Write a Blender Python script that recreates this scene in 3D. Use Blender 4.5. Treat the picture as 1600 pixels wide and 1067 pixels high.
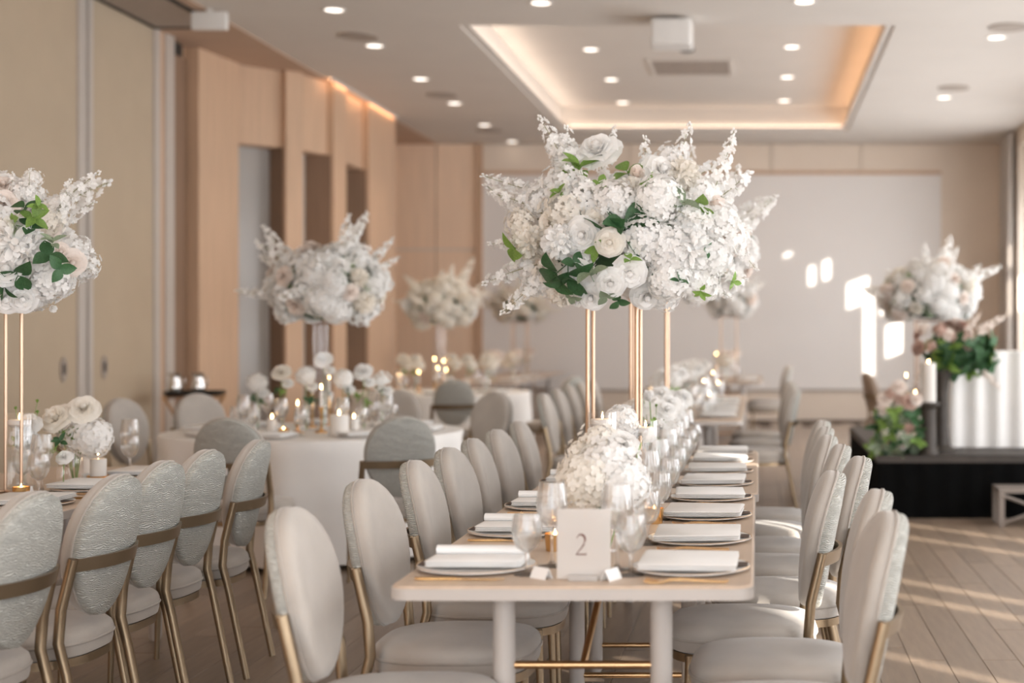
import bpy, math, random
from mathutils import Vector, Matrix, Quaternion
PI = math.pi
rng = random.Random(7)
for o in list(bpy.data.objects):
    bpy.data.objects.remove(o)
scene = bpy.context.scene
C = scene.collection

# ---------------------------------------------------------------- camera
H = 1.38                      # eye height
F = 1600 * 50 / 36            # focal length in photo pixels
CX, CY = 1185.0, 517.0        # vanishing point of the room axis in the photo
def at(px, py=None, z=None, Y=None):
    """photo pixel -> point, on the height z or at the distance Y"""
    s = F / Y if Y else (py - CY) / (H - z)
    zz = z if z is not None else H - (py - CY) / s
    return Vector(((px - CX) / s, F / s, zz))
cam = bpy.data.cameras.new('camera')
cam_o = bpy.data.objects.new('camera', cam); C.objects.link(cam_o)
cam.sensor_width = 36; cam.lens = 50
cam_o.location = (0, 0, H); cam_o.rotation_euler = (PI / 2, 0, 0)
cam.shift_x = (800 - CX) / 1600
cam.shift_y = (CY - 533.5) / 1600
cam.dof.use_dof = True; cam.dof.focus_distance = 4.85; cam.dof.aperture_fstop = 1.6
cam.clip_end = 100
scene.camera = cam_o
scene.cycles.transparent_max_bounces = 32
scene.cycles.caustics_reflective = False

# ---------------------------------------------------------------- light
scene.view_settings.view_transform = 'Standard'
scene.view_settings.look = 'None'
scene.view_settings.gamma = 1
scene.view_settings.use_curve_mapping = False
scene.view_settings.exposure = 0.14
world = bpy.data.worlds.new('world'); scene.world = world
world.use_nodes = True
world.node_tree.nodes['Background'].inputs[0].default_value = (0.86, 0.93, 1.0, 1)
world.node_tree.nodes['Background'].inputs[1].default_value = 1.2

SUN_D = Vector((-0.65, 0.76, -0.26)).normalized()
sun = bpy.data.lights.new('sun', 'SUN'); sun.energy = 16.0; sun.angle = 0.012; sun.color = (1.0, 0.92, 0.82)
sun_o = bpy.data.objects.new('sun', sun); C.objects.link(sun_o)
sun_o.rotation_euler = SUN_D.to_track_quat('-Z', 'Y').to_euler()

def area(name, loc, rot, sx, sy, power, col):
    l = bpy.data.lights.new(name, 'AREA'); l.shape = 'RECTANGLE'; l.size = sx; l.size_y = sy
    l.energy = power; l.color = col
    o = bpy.data.objects.new(name, l); C.objects.link(o); o.location = loc; o.rotation_euler = rot
    return o
XR = 3.75           # window wall
WIN = [(-3.2, 2.6), (0.0, 2.6), (3.2, 2.6), (6.4, 2.6), (9.6, 2.6), (12.8, 2.6), (16.0, 2.6), (19.2, 2.6)]
for i, (yc, w) in enumerate(WIN):       # daylight behind the panes of the window wall
    area('window_daylight', (XR + 0.32, yc, 1.75), (0, PI / 2, 0), 2.9, w, 122 + 8 * min(1, max(0, (yc - 6) / 10)), (0.95, 0.98, 1.03))
for xc in (-3.6, -0.2, 2.4):            # glazed wall behind the camera
    area('window_daylight', (xc, -5.3, 2.0), (PI / 2, 0, 0), 2.6, 3.2, 160, (0.95, 0.98, 1.03))

# ---------------------------------------------------------------- materials
MATS = {}
def mat(name, col, rough=0.6, metal=0.0, var=0.0, scale=8.0, bump=0.0, bscale=60.0, spec=0.5, emit=0.0, ecol=None,
        sheen=0.0, trans=0.0, stretch=None, rand=0.0, wave=None, island=0.0):
    m = bpy.data.materials.new(name); m.use_nodes = True
    n = m.node_tree.nodes; l = m.node_tree.links
    b = n['Principled BSDF']
    b.inputs['Roughness'].default_value = rough; b.inputs['Metallic'].default_value = metal
    b.inputs['Specular IOR Level'].default_value = spec
    b.inputs['Sheen Weight'].default_value = sheen
    tc = n.new('ShaderNodeTexCoord'); mp = n.new('ShaderNodeMapping')
    l.new(tc.outputs['Object'], mp.inputs['Vector'])
    if stretch: mp.inputs['Scale'].default_value = stretch
    nz = n.new('ShaderNodeTexNoise'); nz.inputs['Scale'].default_value = scale; nz.inputs['Detail'].default_value = 4
    l.new(mp.outputs[0], nz.inputs['Vector'])
    hsv = n.new('ShaderNodeHueSaturation'); hsv.inputs['Color'].default_value = (*col, 1)
    mr = n.new('ShaderNodeMapRange'); mr.inputs[1].default_value = 0.3; mr.inputs[2].default_value = 0.7
    mr.inputs[3].default_value = 1 - var; mr.inputs[4].default_value = 1 + var
    l.new(nz.outputs[0], mr.inputs[0])
    val = mr.outputs[0]
    if rand or island:
        oi = n.new('ShaderNodeObjectInfo'); ge = n.new('ShaderNodeNewGeometry')
        ad = n.new('ShaderNodeMath'); ad.operation = 'ADD'
        l.new(oi.outputs['Random'], ad.inputs[0])
        if island: l.new(ge.outputs['Random Per Island'], ad.inputs[1])
        else: ad.inputs[1].default_value = 0
        fr = n.new('ShaderNodeMath'); fr.operation = 'FRACT'; l.new(ad.outputs[0], fr.inputs[0])
        m2 = n.new('ShaderNodeMapRange'); m2.inputs[3].default_value = 1 - rand; m2.inputs[4].default_value = 1 + rand
        l.new(fr.outputs[0], m2.inputs[0])
        mu = n.new('ShaderNodeMath'); mu.operation = 'MULTIPLY'; l.new(val, mu.inputs[0]); l.new(m2.outputs[0], mu.inputs[1])
        val = mu.outputs[0]
    l.new(val, hsv.inputs['Value']); l.new(hsv.outputs[0], b.inputs['Base Color'])
    if bump:
        bp = n.new('ShaderNodeBump'); bp.inputs['Strength'].default_value = bump; bp.inputs['Distance'].default_value = 0.004
        if wave:
            t = n.new('ShaderNodeTexWave'); t.inputs['Scale'].default_value = wave; t.inputs['Distortion'].default_value = 14
            t.inputs['Detail'].default_value = 2; t.inputs['Detail Scale'].default_value = 0.6; t.bands_direction = 'Z'
        else:
            t = n.new('ShaderNodeTexNoise'); t.inputs['Scale'].default_value = bscale; t.inputs['Detail'].default_value = 3
        l.new(mp.outputs[0], t.inputs['Vector'])
        l.new(t.outputs[0 if not wave else 1], bp.inputs['Height']); l.new(bp.outputs[0], b.inputs['Normal'])
    if emit:
        b.inputs['Emission Color'].default_value = (*(ecol or col), 1); b.inputs['Emission Strength'].default_value = emit
    if trans:
        tr = n.new('ShaderNodeBsdfTranslucent'); l.new(hsv.outputs[0], tr.inputs[0])
        mx = n.new('ShaderNodeMixShader'); mx.inputs[0].default_value = trans
        l.new(b.outputs[0], mx.inputs[1]); l.new(tr.outputs[0], mx.inputs[2])
        l.new(mx.outputs[0], n['Material Output'].inputs[0])
    MATS[name] = m
    return m
def glassmat(name, tint=(1, 1, 1), gloss=1.0, milk=0.0):
    m = bpy.data.materials.new(name); m.use_nodes = True
    n = m.node_tree.nodes; l = m.node_tree.links; n.remove(n['Principled BSDF'])
    t = n.new('ShaderNodeBsdfTransparent'); t.inputs[0].default_value = (*tint, 1)
    g = n.new('ShaderNodeBsdfGlossy'); g.inputs['Roughness'].default_value = 0.03; g.inputs[0].default_value = (1, 1, 1, 1)
    lw = n.new('ShaderNodeLayerWeight'); lw.inputs[0].default_value = 0.5
    pw = n.new('ShaderNodeMath'); pw.operation = 'POWER'; pw.inputs[1].default_value = 1.7
    ml = n.new('ShaderNodeMath'); ml.operation = 'MULTIPLY_ADD'; ml.inputs[1].default_value = 0.75 * gloss; ml.inputs[2].default_value = 0.10 * gloss
    ml.use_clamp = True
    l.new(lw.outputs['Facing'], pw.inputs[0]); l.new(pw.outputs[0], ml.inputs[0])
    mx = n.new('ShaderNodeMixShader'); l.new(ml.outputs[0], mx.inputs[0]); l.new(t.outputs[0], mx.inputs[1]); l.new(g.outputs[0], mx.inputs[2])
    out = mx
    if milk:
        d = n.new('ShaderNodeBsdfTranslucent'); d.inputs[0].default_value = (0.9, 0.88, 0.85, 1)
        d2 = n.new('ShaderNodeBsdfDiffuse'); d2.inputs[0].default_value = (0.82, 0.79, 0.76, 1)
        mm = n.new('ShaderNodeMixShader'); mm.inputs[0].default_value = 0.55; l.new(d.outputs[0], mm.inputs[1]); l.new(d2.outputs[0], mm.inputs[2])
        m3 = n.new('ShaderNodeMixShader'); m3.inputs[0].default_value = milk; l.new(mx.outputs[0], m3.inputs[1]); l.new(mm.outputs[0], m3.inputs[2])
        out = m3
    l.new(out.outputs[0], n['Material Output'].inputs[0])
    MATS[name] = m
    return m
def crystal(name):
    m = glassmat(name, (1, 1, 1), 0.28); n = m.node_tree.nodes; l = m.node_tree.links
    out = n['Material Output']; prev = out.inputs[0].links[0].from_socket
    g = n.new('ShaderNodeBsdfGlass'); g.inputs['IOR'].default_value = 1.48; g.inputs['Roughness'].default_value = 0.0
    mx = n.new('ShaderNodeMixShader'); mx.inputs[0].default_value = 0.45
    l.new(prev, mx.inputs[1]); l.new(g.outputs[0], mx.inputs[2]); l.new(mx.outputs[0], out.inputs[0])
def emis(name, col, k):
    m = bpy.data.materials.new(name); m.use_nodes = True
    b = m.node_tree.nodes['Principled BSDF']; b.inputs['Base Color'].default_value = (*col, 1)
    b.inputs['Emission Color'].default_value = (*col, 1); b.inputs['Emission Strength'].default_value = k
    MATS[name] = m
mat('plank', (0.275, 0.205, 0.15), 0.36, var=0.12, scale=7, stretch=(5, 0.5, 1), rand=0.13, island=1, bump=0.08, bscale=30)
mat('subfloor', (0.10, 0.07, 0.05), 0.8, var=0.1)
mat('ceiling_paint', (0.68, 0.63, 0.575), 0.9, var=0.02, scale=2)
mat('wood_wall', (0.60, 0.41, 0.275), 0.6, var=0.08, scale=3, stretch=(6, 6, 0.4))
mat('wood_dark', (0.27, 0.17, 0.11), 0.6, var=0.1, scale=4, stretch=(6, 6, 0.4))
mat('soffit_wood', (0.52, 0.37, 0.27), 0.7, var=0.04, scale=3)
mat('partition_cloth', (0.49, 0.395, 0.285), 0.85, var=0.03, scale=3, bump=0.1, bscale=300)
mat('aluminium', (0.55, 0.50, 0.45), 0.45, metal=0.2, var=0.02)
mat('dark_metal', (0.03, 0.028, 0.026), 0.5, metal=0.3, var=0.1)
mat('wall_paint', (0.80, 0.69, 0.58), 0.9, var=0.02, scale=2)
mat('panel_beige', (0.92, 0.70, 0.52), 0.7, var=0.05, scale=3, stretch=(6, 6, 0.4))
mat('screen_white', (0.84, 0.81, 0.78), 0.85, var=0.015, scale=1)
mat('glazed_grey', (0.48, 0.46, 0.43), 0.25, var=0.08, scale=0.7)
mat('white_metal', (0.78, 0.76, 0.73), 0.5, var=0.02)
mat('curtain', (0.70, 0.64, 0.58), 0.9, var=0.03, scale=3, trans=0.35)
mat('velvet', (0.47, 0.43, 0.385), 0.85, var=0.10, scale=6, sheen=0.35, bump=0.12, bscale=140, rand=0.04)
mat('velvet_piping', (0.42, 0.38, 0.335), 0.85, var=0.08, scale=20, sheen=0.3)
mat('woven', (0.55, 0.55, 0.505), 0.8, var=0.10, scale=110, bump=0.85, wave=55, rand=0.04)
mat('chair_gold', (0.30, 0.225, 0.145), 0.36, metal=0.85, var=0.06, scale=5)
mat('brass', (0.66, 0.42, 0.22), 0.28, metal=1.0, var=0.03)
mat('rose_gold', (0.52, 0.37, 0.265), 0.36, metal=1.0, var=0.03)
mat('cutlery_gold', (0.80, 0.50, 0.22), 0.25, metal=1.0, var=0.03)
mat('table_wood', (0.62, 0.49, 0.38), 0.42, var=0.05, scale=5, stretch=(8, 0.5, 1))
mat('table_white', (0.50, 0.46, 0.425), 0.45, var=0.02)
mat('napkin', (0.92, 0.915, 0.90), 0.9, var=0.02, scale=10, bump=0.1, bscale=400)
mat('cloth', (0.84, 0.82, 0.79), 0.9, var=0.02, scale=6)
mat('china', (0.85, 0.83, 0.80), 0.25, var=0.01)
mat('card_dark', (0.09, 0.06, 0.045), 0.7, var=0.1)
mat('paper', (0.9, 0.89, 0.87), 0.9, var=0.01)
mat('petal_white', (0.97, 0.96, 0.94), 0.7, var=0.02, scale=12, trans=0.42, rand=0.03)
mat('petal_cream', (0.95, 0.91, 0.84), 0.7, var=0.03, scale=12, trans=0.42, rand=0.04)
mat('petal_blush', (0.94, 0.86, 0.80), 0.7, var=0.03, scale=12, trans=0.42, rand=0.04)
mat('petal_pink', (0.70, 0.50, 0.42), 0.7, var=0.08, scale=12, trans=0.25, rand=0.06)
mat('leaf_dark', (0.045, 0.12, 0.045), 0.5, var=0.25, scale=15, trans=0.2, rand=0.2)
mat('leaf_light', (0.22, 0.36, 0.08), 0.5, var=0.2, scale=15, trans=0.35, rand=0.2)
mat('leaf_grey', (0.24, 0.30, 0.20), 0.6, var=0.2, scale=15, trans=0.2, rand=0.2)
mat('stem', (0.28, 0.27, 0.13), 0.6, var=0.2, scale=30)
mat('stem_green', (0.22, 0.32, 0.10), 0.6, var=0.2, scale=30)
mat('wax', (0.86, 0.82, 0.77), 0.6, var=0.02, trans=0.15)
mat('black_cloth', (0.003, 0.003, 0.003), 0.95, var=0.2, spec=0.1)
mat('black_gloss', (0.012, 0.011, 0.010), 0.3, var=0.1)
mat('stand_wood', (0.40, 0.22, 0.10), 0.5, var=0.15, scale=8)
mat('silver', (0.7, 0.68, 0.66), 0.18, metal=1.0, var=0.02)
mat('step_grey', (0.26, 0.22, 0.19), 0.5, metal=0.2, var=0.08)
mat('pedestal_dark', (0.05, 0.04, 0.032), 0.6, var=0.2, scale=12)
mat('numeral', (0.12, 0.03, 0.012), 0.35, metal=0.3, var=0.05)
mat('chair_brown', (0.30, 0.22, 0.16), 0.75, var=0.1, scale=8, sheen=0.2)
mat('grille', (0.40, 0.34, 0.29), 0.7, var=0.05)
glassmat('glass', (1, 1, 1), 0.7); glassmat('clear_stand', (1, 1, 1), 0.3); glassmat('water', (0.96, 0.97, 0.97), 0.22); glassmat('pane', (0.98, 0.98, 0.98), 0.3)
glassmat('frosted', (1, 1, 1), 0.5, 0.72); glassmat('rose_water', (0.97, 0.86, 0.80), 0.5)
crystal('crystal'); emis('flame', (1.0, 0.62, 0.28), 30.0); emis('downlight', (1.0, 0.90, 0.80), 2.6)
emis('led_warm', (1.0, 0.60, 0.34), 8.0); emis('led_soft', (1.0, 0.78, 0.62), 3.2); emis('led_side', (1.0, 0.84, 0.72), 8.0)

# ---------------------------------------------------------------- mesh helpers: every shape is (verts, faces)
def box(x0, x1, y0, y1, z0, z1):
    v = [(x, y, z) for z in (z0, z1) for y in (y0, y1) for x in (x0, x1)]
    return v, [(0, 2, 3, 1), (4, 5, 7, 6), (0, 1, 5, 4), (1, 3, 7, 5), (3, 2, 6, 7), (2, 0, 4, 6)]
def join(*ss):
    V, Fc = [], []
    for v, f in ss:
        k = len(V); V += list(v); Fc += [tuple(i + k for i in q) for q in f]
    return V, Fc
def xf(s, M):
    return [tuple(M @ Vector(p)) for p in s[0]], s[1]
def mv(s, x=0, y=0, z=0):
    return [(a + x, b + y, c + z) for a, b, c in s[0]], s[1]
def tube(path, r, n=8, cap=True):
    P = [Vector(p) for p in path]; V, Fc = [], []
    rs = r if isinstance(r, (list, tuple)) else [r] * len(P)
    up = None
    for i, p in enumerate(P):
        d = (P[min(i + 1, len(P) - 1)] - P[max(i - 1, 0)]).normalized()
        if up is None:
            up = Vector((1, 0, 0)) if abs(d.x) < 0.8 else Vector((0, 1, 0))
        a = (up - d * up.dot(d)).normalized(); b = d.cross(a); up = a
        for k in range(n):
            t = 2 * PI * k / n
            V.append(tuple(p + (a * math.cos(t) + b * math.sin(t)) * rs[i]))
    for i in range(len(P) - 1):
        for k in range(n):
            k2 = (k + 1) % n
            Fc.append((i * n + k, i * n + k2, (i + 1) * n + k2, (i + 1) * n + k))
    if cap:
        Fc.append(tuple(range(n - 1, -1, -1))); Fc.append(tuple((len(P) - 1) * n + k for k in range(n)))
    return V, Fc
def lathe(prof, n=24):
    V, Fc = [], []
    for r, z in prof:
        for k in range(n):
            t = 2 * PI * k / n; V.append((r * math.cos(t), r * math.sin(t), z))
    for i in range(len(prof) - 1):
        for k in range(n):
            k2 = (k + 1) % n
            Fc.append((i * n + k, i * n + k2, (i + 1) * n + k2, (i + 1) * n + k))
    if prof[0][0] > 1e-6: Fc.append(tuple(range(n - 1, -1, -1)))
    if prof[-1][0] > 1e-6: Fc.append(tuple((len(prof) - 1) * n + k for k in range(n)))
    return V, Fc
def openlathe(prof, n=24):
    V, Fc = lathe(prof, n)
    return V, [f for f in Fc if len(f) == 4]
def rings(rs, cap=True):
    """loft closed rings of equal count"""
    n = len(rs[0]); V = [p for r in rs for p in r]; Fc = []
    for i in range(len(rs) - 1):
        for k in range(n):
            k2 = (k + 1) % n
            Fc.append((i * n + k, i * n + k2, (i + 1) * n + k2, (i + 1) * n + k))
    if cap: Fc.append(tuple(range(n - 1, -1, -1))); Fc.append(tuple((len(rs) - 1) * n + k for k in range(n)))
    return V, Fc
def rrect(w, d, r, n=5):
    out = []
    for cx, cy, a0 in ((w / 2 - r, d / 2 - r, 0), (-w / 2 + r, d / 2 - r, PI / 2), (-w / 2 + r, -d / 2 + r, PI), (w / 2 - r, -d / 2 + r, 1.5 * PI)):
        for k in range(n + 1):
            t = a0 + PI / 2 * k / n; out.append((cx + r * math.cos(t), cy + r * math.sin(t)))
    return out
def slab(w, d, r, z0, z1, bev=0.004, n=5):
    rs = []
    for z, i in ((z0, bev), (z0 + bev, 0), (z1 - bev, 0), (z1, bev)):
        rs.append([(x, y, z) for x, y in rrect(w - 2 * i, d - 2 * i, max(r - i, 0.001), n)])
    return rings(rs)
def sphere(r, n=12, m=8, sz=1.0):
    return lathe([(max(1e-7, r * math.sin(PI * i / m)), -r * sz * math.cos(PI * i / m)) for i in range(m + 1)], n)
def fibo(n, zmin=-1.0):
    out = []
    for i in range(n):
        z = 1 - (1 - zmin) * (i + 0.5) / n; r = math.sqrt(max(0, 1 - z * z)); t = i * 2.399963
        out.append(Vector((r * math.cos(t), r * math.sin(t), z)))
    return out
def mesh(name, s, smooth=True):
    m = bpy.data.meshes.new(name); m.from_pydata([tuple(p) for p in s[0]], [], s[1]); m.validate(); m.update()
    if smooth:
        m.polygons.foreach_set('use_smooth', [True] * len(m.polygons))
        try: m.set_sharp_from_angle(angle=math.radians(42))
        except Exception: pass
    return m
def obj(name, s, material, parent=None, loc=(0, 0, 0), rot=None, label=None, cat=None, group=None, kind=None, smooth=True, scale=None, q=None):
    me = s if isinstance(s, bpy.types.Mesh) else mesh(name, s, smooth)
    o = bpy.data.objects.new(name, me); C.objects.link(o)
    if len(me.materials) == 0: me.materials.append(MATS[material])
    elif me.materials[0] is not MATS[material]:
        o.material_slots[0].link = 'OBJECT'; o.material_slots[0].material = MATS[material]
    o.location = loc
    if q is not None: o.rotation_mode = 'QUATERNION'; o.rotation_quaternion = q
    elif rot is not None: o.rotation_euler = rot if isinstance(rot, (tuple, list)) else (0, 0, rot)
    if scale: o.scale = scale if isinstance(scale, (tuple, list)) else (scale,) * 3
    if parent: o.parent = parent
    tag(o, label, cat, group, kind)
    return o
def tag(o, label=None, cat=None, group=None, kind=None):
    if label: o['label'] = label
    if cat: o['category'] = cat
    if group: o['group'] = group
    if kind: o['kind'] = kind
    return o
def thing(name, label, cat, loc=(0, 0, 0), rotz=0, group=None):
    o = bpy.data.objects.new(name, None); C.objects.link(o); o.empty_display_size = 0.05
    o.location = loc; o.rotation_euler = (0, 0, rotz)
    return tag(o, label, cat, group)
def build(name, parts, label, cat, loc, rotz=0, group=None, swap=None):
    """parts: (part name, mesh, material, index of the part it belongs to or None); meshes are shared by all copies"""
    t = thing(name, label, cat, loc, rotz, group); made = []
    for pn, me, mt, par in parts:
        if swap: mt = swap.get(mt, mt)
        made.append(obj(pn, me, mt, t if par is None else made[par]))
    if name == 'downlight' and loc[1] < 19.5:
        l = bpy.data.lights.new('downlight_lamp', 'SPOT'); l.energy = 42; l.color = (1.0, 0.80, 0.60); l.spot_size = 2.1; l.spot_blend = 1.0; l.shadow_soft_size = 0.07
        lo = bpy.data.objects.new('downlight_lamp', l); C.objects.link(lo); lo.parent = t; lo.location = (0, 0, -0.03)
    return t
ORD = ['first', 'second', 'third', 'fourth', 'fifth', 'sixth', 'seventh', 'eighth', 'ninth', 'tenth']
def struct(name, s, m, parent=None, smooth=False):
    return obj(name, s, m, parent, kind=None if parent else 'structure', smooth=smooth)

# ---------------------------------------------------------------- room shell
XL, YB, HC = -5.8, 22.2, 4.3
YF = -5.0
CVX0, CVX1, CVY0, CVY1, CVZ = -2.86, 1.31, 13.6, 20.75, 4.39
floor = struct('floor', box(XL - 0.8, XR + 0.4, YF, YB + 0.2, -0.2, -0.014), 'subfloor')
PW = 0.152
plank_mesh = {}
def plank_geo(L):
    return rings([[(x, y, z) for x, y in ((-PW / 2 + i, 0.001 + i), (PW / 2 - i, 0.001 + i), (PW / 2 - i, L - 0.001 - i), (-PW / 2 + i, L - 0.001 - i))] for z, i in ((-0.014, 0.001), (-0.0015, 0.001), (0.0, 0.0022))])
for L in (1.2, 1.6, 2.0):
    plank_mesh[L] = mesh('plank', plank_geo(L), False)
x0 = at(1437.7, 1066, 0).x
singles, rest = [], []
for i in range(-46, 31):
    xc = x0 + PW * (i + 0.5)
    if xc - PW / 2 < XL - 0.65 or xc + PW / 2 > XR + 0.0: continue
    y = YF + rng.random() * 1.4
    while y < YB - 0.05:
        L = rng.choice((1.2, 1.6, 2.0))
        ym = y + L / 2
        px = CX + xc * F / max(ym, 0.5)
        vis = 5.0 < y + L and ym < 11.5 and -60 < px < 1680
        if y + L > YB:
            L = None
        if vis and L: singles.append((ym, xc, y, L))
        elif L: rest.append((xc, y, L))
        else: break
        y += L
singles.sort()
for ym, xc, y, L in singles[300:]: rest.append((xc, y, L))
for ym, xc, y, L in singles[:300]:
    obj('plank', plank_mesh[L], 'plank', floor, (xc, y, 0))
s = join(*[mv(plank_geo(L), xc, y, 0) for xc, y, L in rest])
tag(obj('plank_field', s, 'plank', floor, smooth=False), kind='stuff')

# ceiling with its long lit recess
ce = [box(XL - 0.8, CVX0, YF, YB + 0.2, HC, HC + 0.9), box(CVX1, XR + 0.4, YF, YB + 0.2, HC, HC + 0.9),
      box(CVX0, CVX1, YF, CVY0, HC, HC + 0.9), box(CVX0, CVX1, CVY1, YB + 0.2, HC, HC + 0.9),
      box(CVX0, CVX1, CVY0, CVY1, CVZ + 0.25, HC + 0.9)]
ceiling = struct('ceiling', join(*ce), 'ceiling_paint')
# recess rim: a thin lip in front of the light shelf, set in from the sides
lip = 0.0
for nm, a, b, m in (('left', (CVX0 + 0.03, (CVY0 + CVY1) / 2), (0.05, CVY1 - CVY0 - 0.2), 'led_side'),
                    ('right', (CVX1 - 0.03, (CVY0 + CVY1) / 2), (0.05, CVY1 - CVY0 - 0.2), 'led_warm'),
                    ('far', ((CVX0 + CVX1) / 2, CVY1 - 0.03), (CVX1 - CVX0 - 0.2, 0.05), 'led_soft'),
                    ('near', ((CVX0 + CVX1) / 2, CVY0 + 0.03), (CVX1 - CVX0 - 0.2, 0.05), 'led_soft')):
    obj('recess_lip', box(a[0] - b[0] / 2 - 0.02, a[0] + b[0] / 2 + 0.02, a[1] - b[1] / 2 - 0.02, a[1] + b[1] / 2 + 0.02, HC + 0.02, HC + 0.05), 'ceiling_paint', ceiling, smooth=False)
    obj('light_strip', box(a[0] - b[0] / 2, a[0] + b[0] / 2, a[1] - b[1] / 2, a[1] + b[1] / 2, HC + 0.05, HC + 0.06), m, ceiling, smooth=False)

# left wall: folding partition, then wood piers that swing in round glazed bays
SOF = HC - 0.012
wl = struct('wall_left', join(box(XL - 0.8, XL - 0.6, YF, YB, 0, HC), box(XL - 0.6, XL - 0.06, YF, 14.1, 0, HC), box(XL - 0.6, XL - 0.10, 14.1, 14.62, 0, HC), box(XL - 0.6, XL, 19.38, YB, 0, HC)), 'wood_wall')
for y0, y1 in ((7.6, 9.7), (9.73, 12.1), (12.36, 13.62)):
    obj('partition_panel', box(XL - 0.06, XL, y0, y1, 0.01, SOF), 'partition_cloth', wl, smooth=False)
for y0, y1 in ((12.10, 12.17), (12.29, 12.36), (13.62, 13.75), (13.88, 14.08)):
    obj('partition_post', box(XL - 0.06, XL + 0.02, y0, y1, 0.01, SOF), 'aluminium', wl, smooth=False)
obj('partition_post', box(XL - 0.06, XL - 0.005, 12.17, 12.29, 0.01, SOF), 'aluminium', wl, smooth=False)
obj('partition_post', box(XL - 0.06, XL + 0.0, 13.75, 13.88, 0.01, SOF), 'wood_wall', wl, smooth=False)
obj('shadow_gap', box(XL - 0.10, XL - 0.08, 14.08, 14.62, 0.0, SOF - .12), 'wood_dark', wl, smooth=False)
obj('track_slot', box(XL - 0.10, XL - 0.07, 14.2, 14.5, SOF - .12, SOF - .0), 'dark_metal', wl, smooth=False)
for yy in (11.86, 12.6):
    hb = obj('pocket_handle', xf(lathe([(0.001, 0), (0.05, 0), (0.056, 0.006), (0.056, 0.012), (0.044, 0.014), (0.04, 0.004), (0.001, 0.004)], 20), Matrix.Rotation(PI / 2, 4, 'Y') @ Matrix.Scale(1.9, 4, Vector((1, 0, 0)))), 'grille', wl, (XL, yy, 1.06))
    obj('latch', box(0.004, 0.016, -0.008, 0.008, -0.04, 0.04), 'dark_metal', hb, smooth=False)
TOPO = 3.43
def seg(a, b, front, depth, z0, z1):
    """upright slab along the plan line a-b; its face stands `front` before the line, its back `depth` behind"""
    A, B = Vector((*a, 0)), Vector((*b, 0)); d = (B - A).normalized(); nrm = Vector((d.y, -d.x, 0))
    q = [A + nrm * front, B + nrm * front, B - nrm * depth, A - nrm * depth]
    return [(p.x, p.y, z) for z in (z0, z1) for p in q], [(0, 3, 2, 1), (4, 5, 6, 7), (0, 1, 5, 4), (1, 2, 6, 5), (2, 3, 7, 6), (3, 0, 4, 7)]
WP = [(XL, 14.62), (-5.70, 15.47), (-5.31, 15.90), (-5.17, 16.06), (-5.0, 16.58), (-5.0, 17.09), (-5.0, 18.07), (-5.0, 19.40)]
for k in (0, 2, 4, 6):
    obj('pier', seg(WP[k], WP[k + 1], 0.05, 0.34, 0, SOF), 'wood_wall', wl, smooth=False)
for k in (1, 3, 5):
    obj('bay_header', seg(WP[k], WP[k + 1], -0.03, 0.3, TOPO, SOF), 'wood_wall', wl, smooth=False)
    obj('bay_panel', seg(WP[k], WP[k + 1], -0.26, 0.31, 0, TOPO), 'glazed_grey', wl, smooth=False)
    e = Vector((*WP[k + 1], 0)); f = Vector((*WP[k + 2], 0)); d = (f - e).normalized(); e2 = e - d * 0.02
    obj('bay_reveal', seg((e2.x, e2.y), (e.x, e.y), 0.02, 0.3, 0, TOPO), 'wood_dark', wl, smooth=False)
obj('alcove_return', box(XL - 0.05, -5.0, 19.34, 19.40, 0, SOF), 'wood_wall', wl, smooth=False)
soff = struct('trim_1', box(XL - 0.3, -5.0, YF, YB, SOF, HC), 'soffit_wood')
hf = tag(thing('ceiling_hatch', 'large grey hatch with dark frame above the partition', 'hatch', (-5.45, 12.9, SOF)), None)
obj('hatch_frame', join(box(-0.33, 0.33, -0.72, -0.66, -0.02, 0.0), box(-0.33, 0.33, 0.66, 0.72, -0.02, 0.0), box(-0.33, -0.29, -0.66, 0.66, -0.02, 0.0), box(0.29, 0.33, -0.66, 0.66, -0.02, 0.0)), 'dark_metal', hf, smooth=False)
obj('hatch_panel', box(-0.29, 0.29, -0.66, 0.66, -0.012, 0.0), 'grille', hf, smooth=False)
obj('light_strip', box(-4.94, -4.92, 16.4, 19.3, HC - 0.022, HC - 0.006), 'led_warm', wl, smooth=False)
obj('strip_shelf', box(-4.92, -4.905, 16.35, 19.35, HC - 0.035, HC), 'ceiling_paint', wl, smooth=False)

# far wall: panelling on the left, white projection screen in the middle
wb = struct('wall_back', box(XL - 0.8, XR + 0.4, YB, YB + 0.2, 0, HC), 'wall_paint')
SBX = at(755, Y=YB, z=1).x; SEX = at(1470, Y=YB, z=1).x
px_edges = (612, 682, 751)
xs = [(p - CX) * YB / F for p in px_edges]; xs[0] = XL - 0.5
for a, b in zip(xs[:-1], xs[1:]):
    for z0, z1 in ((0.0, 2.63), (2.66, HC)):
        obj('wall_panel', box(a + 0.012, b - 0.012, YB - 0.035, YB, z0 + 0.01, z1 - 0.01), 'panel_beige', wb, smooth=False)
obj('screen_edge', box(xs[2] - 0.06, SBX, YB - 0.08, YB, 0.0, HC), 'wood_wall', wb, smooth=False)
zt = H + (CY - 271) * YB / F; zl = H - (608 - CY) * YB / F
hx = [SBX, -2.0, 0.2, 1.6, SEX]
for a, b in zip(hx[:-1], hx[1:]):
    obj('header_panel', box(a + 0.008, b - 0.008, YB - 0.05, YB, zt + 0.02, HC - 0.01), 'wall_paint', wb, smooth=False)
obj('projection_screen', box(SBX, SEX, YB - 0.03, YB, zl, zt), 'screen_white', wb, smooth=False)
obj('screen_rail', box(SBX, SEX, YB - 0.07, YB, zt - 0.02, zt + 0.03), 'wood_wall', wb, smooth=False)
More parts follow.
